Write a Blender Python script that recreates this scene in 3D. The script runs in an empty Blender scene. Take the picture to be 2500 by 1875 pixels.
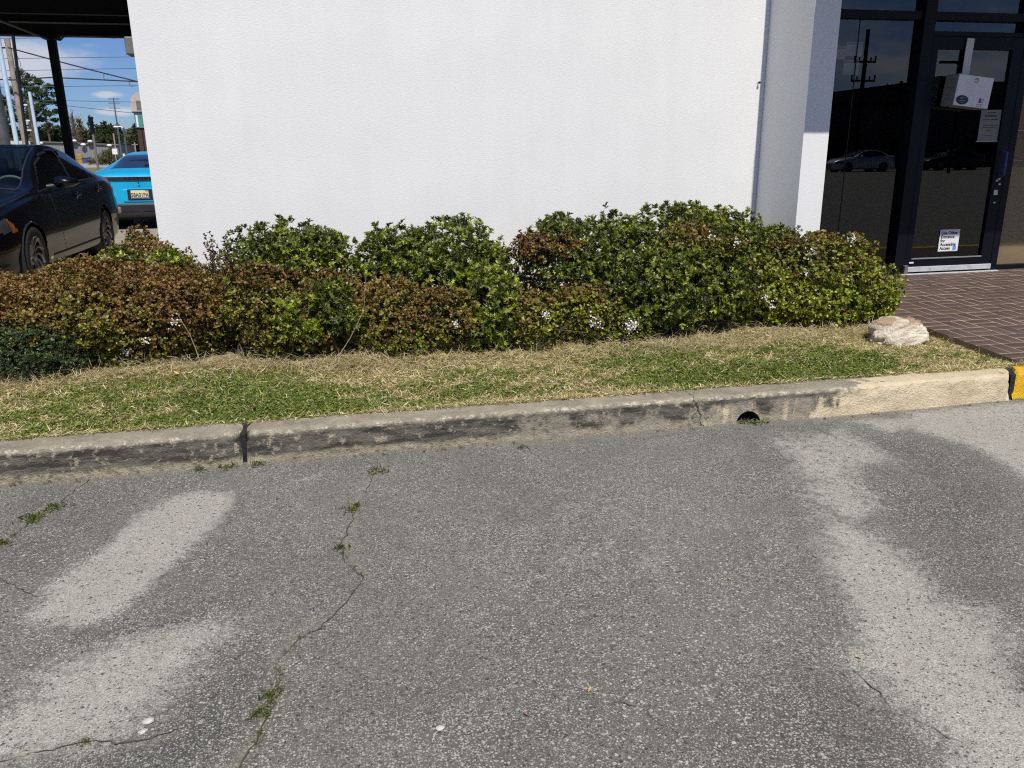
import bpy, bmesh, math, random
import numpy as np
from mathutils import Vector, Matrix
R = math.radians
sc = bpy.context.scene
col = sc.collection

# ------------------------------------------------------------------ camera, sky, sun, exposure
cam_d = bpy.data.cameras.new('camera'); cam = bpy.data.objects.new('camera', cam_d); col.objects.link(cam)
sc.camera = cam
cam_d.sensor_width = 36; cam_d.lens = 1930 / 2500 * 36
cam_d.clip_start = 0.05; cam_d.clip_end = 3000
def set_camera():
    a, th, ro = R(11.6), R(16.29), R(0.62)
    fw = Vector((math.sin(a) * math.cos(th), math.cos(a) * math.cos(th), -math.sin(th)))
    r0 = Vector((math.cos(a), -math.sin(a), 0)); d0 = fw.cross(r0)
    rt = r0 * math.cos(ro) + d0 * math.sin(ro); up = -fw.cross(rt)
    m = Matrix((rt, up, -fw)).transposed().to_4x4(); m.translation = (0, 0, 1.5)
    cam.matrix_world = m
set_camera()

SUN_EL, SUN_AZ = R(57), R(3.5)            # azimuth measured from -Y (behind the viewer) towards +X
sun_dir = Vector((math.cos(SUN_EL) * math.sin(SUN_AZ), -math.cos(SUN_EL) * math.cos(SUN_AZ), math.sin(SUN_EL)))
sd = bpy.data.lights.new('sun', 'SUN'); sd.energy = 4.8; sd.angle = R(0.5); sd.color = (1.0, 0.955, 0.89)
so = bpy.data.objects.new('sun', sd); col.objects.link(so)
so.rotation_euler = sun_dir.to_track_quat('Z', 'Y').to_euler()

sc.view_settings.view_transform = 'Standard'; sc.view_settings.look = 'None'
sc.view_settings.exposure = 0.0; sc.view_settings.gamma = 1; sc.view_settings.use_curve_mapping = False
sc.cycles.use_denoising = False; sc.cycles.filter_width = 1.15        # crisp phone picture: keep the fine grain
sc.cycles.sample_clamp_indirect = 4.0; sc.cycles.caustics_reflective = False; sc.cycles.caustics_refractive = False

def world():
    w = bpy.data.worlds.new('World'); sc.world = w; w.use_nodes = True
    nt = w.node_tree; N = nt.nodes; L = nt.links; N.clear()
    out = N.new('ShaderNodeOutputWorld'); bg = N.new('ShaderNodeBackground'); bg.inputs[1].default_value = 0.075
    sky = N.new('ShaderNodeTexSky'); sky.sky_type = 'NISHITA'; sky.sun_disc = False
    sky.sun_elevation = SUN_EL; sky.sun_rotation = math.pi - SUN_AZ; sky.altitude = 100; sky.air_density = 1.0; sky.dust_density = 0.15; sky.ozone_density = 3.5
    tc = N.new('ShaderNodeTexCoord'); sep = N.new('ShaderNodeSeparateXYZ'); L.new(tc.outputs['Generated'], sep.inputs[0])
    def m(op, a, b=None, c=None):
        n = N.new('ShaderNodeMath'); n.operation = op
        for i, v in enumerate((a, b, c)):
            if v is None: continue
            if isinstance(v, (int, float)): n.inputs[i].default_value = v
            else: L.new(v, n.inputs[i])
        return n.outputs[0]
    x, y, z = sep.outputs
    az = m('ARCTAN2', x, y); el = m('ARCSINE', z)
    nz = N.new('ShaderNodeTexNoise'); nz.inputs['Scale'].default_value = 9; nz.inputs['Detail'].default_value = 7; nz.inputs['Roughness'].default_value = 0.58
    mp = N.new('ShaderNodeMapping'); mp.inputs['Scale'].default_value = (1, 1, 2.2); L.new(tc.outputs['Generated'], mp.inputs[0]); L.new(mp.outputs[0], nz.inputs[0])
    noise = m('SUBTRACT', nz.outputs[0], 0.5)
    def cloud(a0, e0, wa, we, k):                # one cumulus bank at a real bearing and height
        da = m('DIVIDE', m('SUBTRACT', az, R(a0)), R(wa)); de = m('DIVIDE', m('SUBTRACT', el, R(e0)), R(we))
        d = m('SQRT', m('ADD', m('MULTIPLY', da, da), m('MULTIPLY', de, de)))
        v = m('ADD', m('SUBTRACT', 1.0, d), m('MULTIPLY', noise, k))
        mr = N.new('ShaderNodeMapRange'); mr.interpolation_type = 'SMOOTHSTEP'; L.new(v, mr.inputs[0]); mr.inputs[1].default_value = 0.0; mr.inputs[2].default_value = 0.55
        return mr.outputs[0]
    banks = [cloud(-18.4, 5.5, 5.4, 1.75, 1.9), cloud(-14.0, 3.7, 1.3, 0.35, 2.4), cloud(-13.6, 2.7, 2.0, 0.4, 2.4)]
    gen = N.new('ShaderNodeTexNoise'); gen.inputs['Scale'].default_value = 2.6; gen.inputs['Detail'].default_value = 8; gen.inputs['Roughness'].default_value = 0.6
    dome = N.new('ShaderNodeCombineXYZ'); zz = m('ADD', m('MAXIMUM', z, 0.0), 0.22); L.new(m('DIVIDE', x, zz), dome.inputs[0]); L.new(m('DIVIDE', y, zz), dome.inputs[1])
    mp2 = N.new('ShaderNodeMapping'); mp2.inputs['Location'].default_value = (3.1, 1.7, 0); mp2.inputs['Scale'].default_value = (.42, .42, .42); L.new(dome.outputs[0], mp2.inputs[0]); L.new(mp2.outputs[0], gen.inputs[0])
    g = N.new('ShaderNodeMapRange'); g.interpolation_type = 'SMOOTHSTEP'; L.new(gen.outputs[0], g.inputs[0]); g.inputs[1].default_value = 0.50; g.inputs[2].default_value = 0.68
    south = N.new('ShaderNodeMapRange'); L.new(y, south.inputs[0]); south.inputs[1].default_value = 0.3; south.inputs[2].default_value = -0.2   # scattered clouds over the road side
    f = m('MULTIPLY', g.outputs[0], south.outputs[0])
    for b in banks: f = m('MAXIMUM', f, b)
    f = m('MULTIPLY', f, 0.82)
    cr = N.new('ShaderNodeMix'); cr.data_type = 'RGBA'; L.new(f, cr.inputs[0])
    tint = N.new('ShaderNodeMix'); tint.data_type = 'RGBA'; tint.blend_type = 'MULTIPLY'; tint.inputs[0].default_value = 1; L.new(sky.outputs[0], tint.inputs[6]); tint.inputs[7].default_value = (0.59, 0.755, 1.13, 1)
    L.new(tint.outputs[2], cr.inputs[6])
    cc = N.new('ShaderNodeMix'); cc.data_type = 'RGBA'; L.new(nz.outputs[0], cc.inputs[0]); cc.inputs[6].default_value = (6.2, 6.5, 7.6, 1); cc.inputs[7].default_value = (11.0, 11.0, 11.6, 1)
    L.new(cc.outputs[2], cr.inputs[7])
    L.new(cr.outputs[2], bg.inputs[0]); L.new(bg.outputs[0], out.inputs[0])
world()

rng = np.random.default_rng(7); random.seed(7)

# ------------------------------------------------------------------ helpers
def tag(o, label=None, cat=None, group=None, kind=None):
    if label: o['label'] = label
    if cat: o['category'] = cat
    if group: o['group'] = group
    if kind: o['kind'] = kind
    return o
def thing(name, label, cat, loc=(0, 0, 0), rz=0, group=None):
    o = bpy.data.objects.new(name, None); col.objects.link(o); o.location = loc; o.rotation_euler = (0, 0, rz); o.empty_display_size = .1
    return tag(o, label, cat, group)
def link(name, me, mats, parent=None):
    o = bpy.data.objects.new(name, me); col.objects.link(o)
    for m_ in (mats if isinstance(mats, (list, tuple)) else [mats]): me.materials.append(m_)
    if parent: o.parent = parent
    return o
def kids(o): return [c for c in bpy.data.objects if c.parent == o]
def copy_tree(o, parent=None, suffix=None):
    c = o.copy(); col.objects.link(c); c.parent = parent
    for k in kids(o): copy_tree(k, c)
    return c
def raw_mesh(name, V, loops, starts, totals, colors=None, smooth=False):
    me = bpy.data.meshes.new(name); V = np.asarray(V, np.float32)
    me.vertices.add(len(V)); me.vertices.foreach_set('co', V.ravel())
    me.loops.add(len(loops)); me.loops.foreach_set('vertex_index', np.asarray(loops, np.int32))
    me.polygons.add(len(starts)); me.polygons.foreach_set('loop_start', np.asarray(starts, np.int32)); me.polygons.foreach_set('loop_total', np.asarray(totals, np.int32))
    if smooth: me.polygons.foreach_set('use_smooth', np.ones(len(starts), bool))
    me.update(calc_edges=True)
    if colors is not None:
        at = me.color_attributes.new('tint', 'FLOAT_COLOR', 'POINT')
        c4 = np.ones((len(V), 4), np.float32); c4[:, :3] = colors; at.data.foreach_set('color', c4.ravel())
    return me
class MB:
    def __init__(s): s.v = []; s.f = []; s.m = []; s.smooth = []
    def add(s, vs, fs, mi=0, sm=False):
        b = len(s.v); s.v += [tuple(v) for v in vs]; s.f += [tuple(b + i for i in f) for f in fs]; s.m += [mi] * len(fs); s.smooth += [sm] * len(fs); return s
    def box(s, x0, x1, y0, y1, z0, z1, mi=0, M=None, bev=0):
        if bev > 0:
            bm = bmesh.new(); bmesh.ops.create_cube(bm, size=1)
            for v in bm.verts: v.co = Vector(((x0 + x1) / 2 + v.co.x * (x1 - x0), (y0 + y1) / 2 + v.co.y * (y1 - y0), (z0 + z1) / 2 + v.co.z * (z1 - z0)))
            bmesh.ops.bevel(bm, geom=bm.edges[:], offset=bev, segments=2, affect='EDGES', profile=.5)
            bm.verts.index_update(); vs = [v.co.copy() for v in bm.verts]; fs = [[v.index for v in f.verts] for f in bm.faces]; bm.free()
        else:
            vs = [Vector((x, y, z)) for z in (z0, z1) for y in (y0, y1) for x in (x0, x1)]
            fs = [(0, 2, 3, 1), (4, 5, 7, 6), (0, 1, 5, 4), (2, 6, 7, 3), (0, 4, 6, 2), (1, 3, 7, 5)]
        if M is not None: vs = [M @ v for v in vs]
        return s.add(vs, fs, mi)
    def tube(s, pts, rad, n=8, mi=0, caps=True, sm=True):
        pts = [Vector(p) for p in pts]; rs = rad if isinstance(rad, (list, tuple)) else [rad] * len(pts)
        vs = []; fs = []; prev = None
        for i, p in enumerate(pts):
            t = (pts[min(i + 1, len(pts) - 1)] - pts[max(i - 1, 0)]).normalized()
            if prev is None: u = t.orthogonal().normalized()
            else: u = (prev - t * prev.dot(t)); u = u.normalized() if u.length > 1e-6 else t.orthogonal().normalized()
            prev = u; w = t.cross(u)
            vs += [p + (u * math.cos(2 * math.pi * k / n) + w * math.sin(2 * math.pi * k / n)) * rs[i] for k in range(n)]
        for i in range(len(pts) - 1):
            for k in range(n): fs.append((i * n + k, i * n + (k + 1) % n, (i + 1) * n + (k + 1) % n, (i + 1) * n + k))
        s.add(vs, fs, mi, sm)
        if caps: s.add(vs[:n], [tuple(range(n - 1, -1, -1))], mi); s.add(vs[-n:], [tuple(range(n))], mi)
        return s
    def lathe(s, prof, axis_o, axis_d, n=32, mi=0, sm=True):     # prof: (radius, along)
        o = Vector(axis_o); d = Vector(axis_d).normalized(); u = d.orthogonal().normalized(); w = d.cross(u); vs = []; fs = []
        for r, h in prof: vs += [o + d * h + (u * math.cos(2 * math.pi * k / n) + w * math.sin(2 * math.pi * k / n)) * r for k in range(n)]
        for i in range(len(prof) - 1):
            for k in range(n): fs.append((i * n + k, i * n + (k + 1) % n, (i + 1) * n + (k + 1) % n, (i + 1) * n + k))
        return s.add(vs, fs, mi, sm)
    def build(s, name, mats, parent=None):
        me = bpy.data.meshes.new(name); me.from_pydata(s.v, [], s.f); me.polygons.foreach_set('material_index', s.m); me.polygons.foreach_set('use_smooth', s.smooth); me.update()
        return link(name, me, mats, parent)
def vnoise(P, f=1.0, seed=0):                     # cheap smooth 3-D noise in about -1..1
    r = np.random.default_rng(1000 + seed); s = np.zeros(len(P))
    for i in range(6):
        k = r.normal(size=3) * f * (1 + .5 * i); s += np.sin(P @ k + r.uniform(0, 6.28)) / (1 + .45 * i)
    return s / 2.2

# ------------------------------------------------------------------ materials
def new_mat(name):
    m = bpy.data.materials.new(name); m.use_nodes = True; nt = m.node_tree
    return m, nt.nodes, nt.links, nt.nodes['Principled BSDF']
def setp(b, **k):
    for n, v in k.items(): b.inputs[n.replace('_', ' ')].default_value = v
class G:                                          # tiny node-graph writer
    def __init__(s, N, L): s.N = N; s.L = L; s.tc = N.new('ShaderNodeTexCoord')
    def put(s, sock, v):
        if isinstance(v, (int, float)): sock.default_value = v
        elif isinstance(v, tuple): sock.default_value = v if len(v) == 4 or sock.type == 'VECTOR' else (*v, 1)
        else: s.L.new(v, sock)
    def math(s, op, a, b=0.0, clamp=False):
        n = s.N.new('ShaderNodeMath'); n.operation = op; n.use_clamp = clamp; s.put(n.inputs[0], a); s.put(n.inputs[1], b); return n.outputs[0]
    def noise(s, scale, detail=4, rough=.55, vec=None, stretch=None):
        n = s.N.new('ShaderNodeTexNoise'); n.inputs['Scale'].default_value = scale; n.inputs['Detail'].default_value = detail; n.inputs['Roughness'].default_value = rough
        v = vec or s.tc.outputs['Object']
        if stretch: mp = s.N.new('ShaderNodeMapping'); mp.inputs['Scale'].default_value = stretch; s.L.new(v, mp.inputs[0]); v = mp.outputs[0]
        s.L.new(v, n.inputs['Vector']); return n.outputs[0]
    def vor(s, scale, vec=None, feature='F1', rnd=1.0):
        n = s.N.new('ShaderNodeTexVoronoi'); n.feature = feature; n.inputs['Scale'].default_value = scale; n.inputs['Randomness'].default_value = rnd
        s.L.new(vec or s.tc.outputs['Object'], n.inputs['Vector']); return n
    def ramp(s, v, a, b, lo=0.0, hi=1.0, smooth=True):
        n = s.N.new('ShaderNodeMapRange'); n.interpolation_type = 'SMOOTHSTEP' if smooth else 'LINEAR'; s.put(n.inputs[0], v)
        for i, x in zip((1, 2, 3, 4), (a, b, lo, hi)): n.inputs[i].default_value = x
        return n.outputs[0]
    def mix(s, f, a, b, mode='MIX'):
        n = s.N.new('ShaderNodeMix'); n.data_type = 'RGBA'; n.blend_type = mode; s.put(n.inputs[0], f); s.put(n.inputs[6], a); s.put(n.inputs[7], b); return n.outputs[2]
    def attr(s, name):
        n = s.N.new('ShaderNodeAttribute'); n.attribute_name = name; return n
    def xyz(s, v=None):
        n = s.N.new('ShaderNodeSeparateXYZ'); s.L.new(v or s.tc.outputs['Object'], n.inputs[0]); return n.outputs
    def bump(s, h, dist, strength=1.0):
        n = s.N.new('ShaderNodeBump'); n.inputs['Strength'].default_value = strength; n.inputs['Distance'].default_value = dist; s.L.new(h, n.inputs['Height']); return n.outputs[0]
def plain(name, c, rough=.5, metal=0, vary=.12, vscale=6, coat=0, bump=0, bscale=60, spec=.5):
    m, N, L, b = new_mat(name); setp(b, Roughness=rough, Metallic=metal); b.inputs['Coat Weight'].default_value = coat; b.inputs['Coat Roughness'].default_value = .03; b.inputs['Specular IOR Level'].default_value = spec
    g = G(N, L); n = g.noise(vscale, 6, .6)
    L.new(g.mix(g.ramp(n, .3, .7), tuple(x * (1 - vary) for x in c), tuple(min(1, x * (1 + vary)) for x in c)), b.inputs['Base Color'])
    if bump: L.new(g.bump(g.noise(bscale, 3), bump), b.inputs['Normal'])
    return m
def stucco(name, c):
    m, N, L, b = new_mat(name); g = G(N, L); setp(b, Roughness=.85)
    big = g.noise(.9, 5, .6); streak = g.noise(3, 5, .6, stretch=(2.2, 2.2, .22)); fine = g.noise(62, 4, .65, stretch=(.7, .7, 1.5)); grit = g.noise(150, 2, .6)
    f = g.math('ADD', g.math('MULTIPLY', g.ramp(big, .3, .7), .5), g.math('MULTIPLY', g.ramp(streak, .35, .7), .5))
    cc = g.mix(f, tuple(x * .955 for x in c), c); cc = g.mix(g.ramp(fine, .3, .75, 0, .10), cc, tuple(x * .6 for x in c))
    L.new(cc, b.inputs['Base Color'])
    L.new(g.bump(g.math('ADD', g.math('MULTIPLY', fine, .7), g.math('MULTIPLY', grit, .35)), .006, .40), b.inputs['Normal']); return m
def leaf_mat(name, trans=.22, rough=.36, spec=.5):
    m, N, L, b = new_mat(name); g = G(N, L); at = g.attr('tint'); setp(b, Roughness=rough); b.inputs['Specular IOR Level'].default_value = spec
    L.new(at.outputs['Color'], b.inputs['Base Color'])
    tr = N.new('ShaderNodeBsdfTranslucent'); L.new(g.mix(1.0, at.outputs['Color'], (1.25, 1.3, .6), 'MULTIPLY'), tr.inputs[0])
    mx = N.new('ShaderNodeMixShader'); mx.inputs[0].default_value = trans; L.new(b.outputs[0], mx.inputs[1]); L.new(tr.outputs[0], mx.inputs[2])
    L.new(mx.outputs[0], N['Material Output'].inputs['Surface']); return m
def glass_mat(name, tint, ior=1.52, rough=.0):
    m, N, L, b = new_mat(name); N.remove(b)
    t = N.new('ShaderNodeBsdfTransparent'); t.inputs[0].default_value = (*tint, 1); gl = N.new('ShaderNodeBsdfGlossy'); gl.inputs['Roughness'].default_value = rough; gl.inputs[0].default_value = (1, 1, 1, 1)
    fr = N.new('ShaderNodeFresnel'); fr.inputs[0].default_value = ior; mx = N.new('ShaderNodeMixShader')
    ge = N.new('ShaderNodeNewGeometry'); iv = N.new('ShaderNodeMath'); iv.operation = 'SUBTRACT'; iv.inputs[0].default_value = 1; L.new(ge.outputs['Backfacing'], iv.inputs[1]); mu = N.new('ShaderNodeMath'); mu.operation = 'MULTIPLY'; L.new(fr.outputs[0], mu.inputs[0]); L.new(iv.outputs[0], mu.inputs[1])
    L.new(mu.outputs[0], mx.inputs[0]); L.new(t.outputs[0], mx.inputs[1]); L.new(gl.outputs[0], mx.inputs[2]); L.new(mx.outputs[0], N['Material Output'].inputs['Surface']); return m
def emit_free(name, c): return plain(name, c)

M = {}
M['stucco'] = stucco('white stucco', (.81, .805, .782)); M['grey_stucco'] = stucco('grey stucco', (.80, .795, .77))
M['dark_frame'] = plain('dark anodised aluminium', (.0035, .0045, .009), .45, .0, .15, 5, spec=.22)
M['dark_metal'] = plain('black painted steel', (.004, .0045, .006), .75, 0, .3, 3, spec=.2)
M['steel'] = plain('brushed aluminium', (.55, .56, .57), .38, .8, .1, 30)
M['silver_strip'] = plain('galvanised strip', (.62, .63, .64), .5, .3, .12, 22)
M['paper'] = plain('white paper', (.75, .75, .74), .7, 0, .03, 9)
M['ink'] = plain('black ink', (.02, .02, .025), .6); M['grey_ink'] = plain('grey ink', (.2, .2, .21), .6)
M['blue_ink'] = plain('blue ink', (.03, .22, .62), .5); M['red_ink'] = plain('red ink', (.35, .02, .04), .5); M['pale_ink'] = plain('pale blue ink', (.25, .36, .45), .5)
M['shaded_box'] = plain('white metal with painted shade', (.27, .275, .27), .45, 0, .05, 14)  # drop box body: shade on its sides put into this darker grey
M['tan_blind'] = plain('tan blind', (.38, .31, .21), .8, 0, .1, 3)
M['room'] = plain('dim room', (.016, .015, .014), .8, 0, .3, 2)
M['rubber'] = plain('tyre rubber', (.018, .018, .019), .8, 0, .25, 12, bump=.003)
M['trim'] = plain('black plastic trim', (.016, .017, .019), .5, 0, .2, 9)
M['navy'] = plain('black navy car paint', (.0020, .0022, .0032), .3, 0, .15, 2, coat=.55, spec=.2)
M['silver_paint'] = plain('silver car paint', (.55, .56, .58), .3, .4, .05, 2, coat=1)
M['turq'] = plain('turquoise car paint', (.012, .40, .70), .3, 0, .04, 2, coat=.8)
M['alloy'] = plain('silver wheel cover', (.22, .225, .235), .4, .3, .15, 14)
M['amber'] = plain('amber lamp', (.24, .07, .012), .15, 0, .2, 20, coat=1); M['lamp_clear'] = plain('clear lamp', (.05, .055, .06), .12, .3, .3, 16, coat=1); M['lamp_red'] = plain('red lamp', (.30, .015, .012), .15, 0, .25, 18, coat=1)
M['seat'] = plain('grey seat cloth', (.13, .14, .14), .9); M['wheel_rim'] = plain('grey steering wheel', (.30, .34, .30), .5)
M['chrome'] = plain('chrome', (.6, .6, .6), .12, 1, .05)
M['plate'] = plain('cream licence plate', (.72, .66, .42), .45, 0, .05); M['plate_ink'] = plain('plate dark green', (.02, .03, .02), .5); M['plate_blue'] = plain('plate blue', (.05, .09, .32), .5)
M['car_glass'] = glass_mat('tinted car glass', (.045, .055, .06), 1.4); M['screen_glass'] = glass_mat('windscreen glass', (.42, .50, .48), 1.3); M['shop_glass'] = glass_mat('tinted shop glass', (.64, .64, .66), 1.68)
M['tan_glass'] = glass_mat('bronze glass', (.88, .86, .82), 1.55)
M['clear_lip'] = plain('grey bead', (.25, .25, .24), .4)
M['leaf'] = leaf_mat('shrub leaf', .18, .42, .4); M['leaf_gloss'] = leaf_mat('glossy holly leaf', .16, .38, .42)
M['grass'] = leaf_mat('grass blade', .25, .6, .3); M['petal'] = plain('white petal', (.82, .80, .78), .6, 0, .05)
M['twig'] = plain('twig bark', (.10, .075, .055), .85, 0, .4, 40); M['straw_twig'] = plain('dry stalk', (.32, .25, .17), .8, 0, .3, 30)
M['bark'] = plain('pine bark', (.10, .075, .055), .9, 0, .4, 3); M['far_leaf'] = leaf_mat('far foliage', .2, .7, .2)
M['wood_pole'] = plain('weathered pole wood', (.30, .255, .205), .9, 0, .25, 3, bump=.01, bscale=12)
M['blue_pole'] = plain('pale blue painted steel', (.50, .62, .74), .5, 0, .08, 4); M['grey_pole'] = plain('grey steel pole', (.085, .09, .095), .5, .2, .3, 2); M['cream'] = plain('cream concrete', (.60, .55, .42), .8, 0, .1, 5)
M['cable'] = plain('cable', (.02, .022, .028), .7); M['thin_cable'] = plain('thin wire', (.08, .10, .14), .7)
M['brown_steel'] = plain('brown steel', (.06, .028, .022), .6, 0, .2, 3); M['teal'] = plain('teal sign panel', (.10, .26, .25), .5, 0, .2, 2); M['blush'] = plain('pinkish sign cabinet', (.50, .42, .38), .6, 0, .1, 2)
M['white_paint'] = plain('white paint', (.78, .78, .76), .5, 0, .06, 6)
M['drum'] = plain('ochre tank', (.33, .20, .03), .6, 0, .2, .8); M['blue_bin'] = plain('blue bin', (.03, .07, .25), .6, 0, .2, .8)
M['fixture'] = plain('grey fixture', (.16, .15, .14), .6, 0, .2, 9); M['office'] = plain('brown office wall', (.07, .055, .045), .8, 0, .2, .3)
M['rust_leaf'] = plain('rusty leaf', (.30, .13, .07), .6); M['dead_leaf'] = plain('dead brown leaf', (.16, .095, .05), .8, 0, .3, 60); M['yellow_leaf'] = plain('yellow leaf', (.55, .40, .08), .6, 0, .2, 60); M['pebble'] = plain('pale pebble', (.50, .48, .43), .8, 0, .15, 60, bump=.004)
M['wall_grey'] = None

def corrugated():
    m, N, L, b = new_mat('grey corrugated siding'); g = G(N, L); setp(b, Roughness=.6); x = g.xyz()[0]
    w = N.new('ShaderNodeTexWave'); w.inputs['Scale'].default_value = .45; w.inputs['Distortion'].default_value = .6; w.inputs['Detail'].default_value = 2; L.new(g.tc.outputs['Object'], w.inputs[0])
    n = g.noise(.5, 4, .6, stretch=(1, 1, .15)); L.new(g.mix(g.math('MULTIPLY', w.outputs[1], .5), g.mix(n, (.13, .13, .12), (.24, .235, .22)), (.30, .30, .28)), b.inputs['Base Color']); return m
M['siding'] = corrugated()

def asphalt():
    m, N, L, b = new_mat('weathered asphalt'); g = G(N, L); setp(b, Roughness=.92); b.inputs['Specular IOR Level'].default_value = .25
    wear = g.attr('wear').outputs['Fac']; soot = g.attr('soot').outputs['Fac']; dust = g.attr('dust').outputs['Fac']
    wob = g.noise(7, 5, .65); blot = g.noise(1.1, 5, .6); speck = g.noise(26, 4, .7)
    wv = g.math('ADD', wear, g.math('ADD', g.math('MULTIPLY', g.math('SUBTRACT', wob, .5), .8), g.math('MULTIPLY', g.math('SUBTRACT', speck, .5), 1.0))); w = g.math('MULTIPLY', g.ramp(wv, .10, .80), g.ramp(speck, .2, .62, .60, 1.0))
    base = g.mix(g.ramp(blot, .32, .68), (.100, .095, .082), (.140, .133, .115)); base = g.mix(g.ramp(speck, .35, .75, 0, .5), base, (.168, .160, .138))
    base = g.mix(w, base, (.31, .29, .238))
    sootf = g.math('MULTIPLY', soot, g.ramp(wob, .25, .6, .5, 1.0)); base = g.mix(sootf, base, (.082, .079, .072))
    dustf = g.math('MULTIPLY', dust, g.ramp(speck, .3, .65, .15, .9))
    out = base
    hs = []
    for sc_, thr, keep, pal in ((200, .52, .34, ((.17, .163, .142), (.36, .347, .30))), (125, .48, .46, ((.19, .182, .158), (.44, .422, .367))), (74, .41, .86, ((.22, .212, .185), (.46, .44, .385)))):
        warp = N.new('ShaderNodeMix'); warp.data_type = 'VECTOR'; warp.inputs[0].default_value = .016 * 50 / sc_
        L.new(g.tc.outputs['Object'], warp.inputs[4]); nz = N.new('ShaderNodeTexNoise'); nz.inputs['Scale'].default_value = sc_ * .9; L.new(g.tc.outputs['Object'], nz.inputs[0]); L.new(nz.outputs[1], warp.inputs[5])
        v = g.vor(sc_, warp.outputs[1]); cell = g.xyz(v.outputs['Color'])
        shape = g.math('LESS_THAN', v.outputs['Distance'], g.math('ADD', g.math('MULTIPLY', cell[1], .26), thr - .22)); on = g.math('GREATER_THAN', cell[0], g.math('SUBTRACT', g.math('ADD', keep, g.math('MULTIPLY', sootf, .12)), g.math('MULTIPLY', w, .30)))
        k = g.math('MULTIPLY', shape, on); cp = g.mix(cell[2], *pal); cp = g.mix(g.math('MULTIPLY', w, .60), cp, (.56, .525, .46)); out = g.mix(k, out, cp); hs.append(k)
        dk = g.math('MULTIPLY', shape, g.math('LESS_THAN', cell[0], .10)); out = g.mix(g.math('MULTIPLY', dk, .75), out, (.040, .040, .040))
    hs = hs[::-1]
    out = g.mix(g.math('MULTIPLY', dustf, .65), out, (.27, .235, .175))
    tv = g.vor(9.0); tc_ = g.xyz(tv.outputs['Color']); rust = g.math('MULTIPLY', g.math('LESS_THAN', tv.outputs['Distance'], .04), g.math('GREATER_THAN', tc_[0], .75)); out = g.mix(rust, out, (.30, .20, .09))
    L.new(out, b.inputs['Base Color'])
    h = g.math('ADD', g.math('MULTIPLY', g.noise(120, 3, .7), .8), g.math('ADD', g.math('MULTIPLY', hs[0], .5), g.math('MULTIPLY', hs[1], .35)))
    L.new(g.bump(h, .006, .9), b.inputs['Normal']); return m
M['asphalt'] = asphalt()

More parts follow.
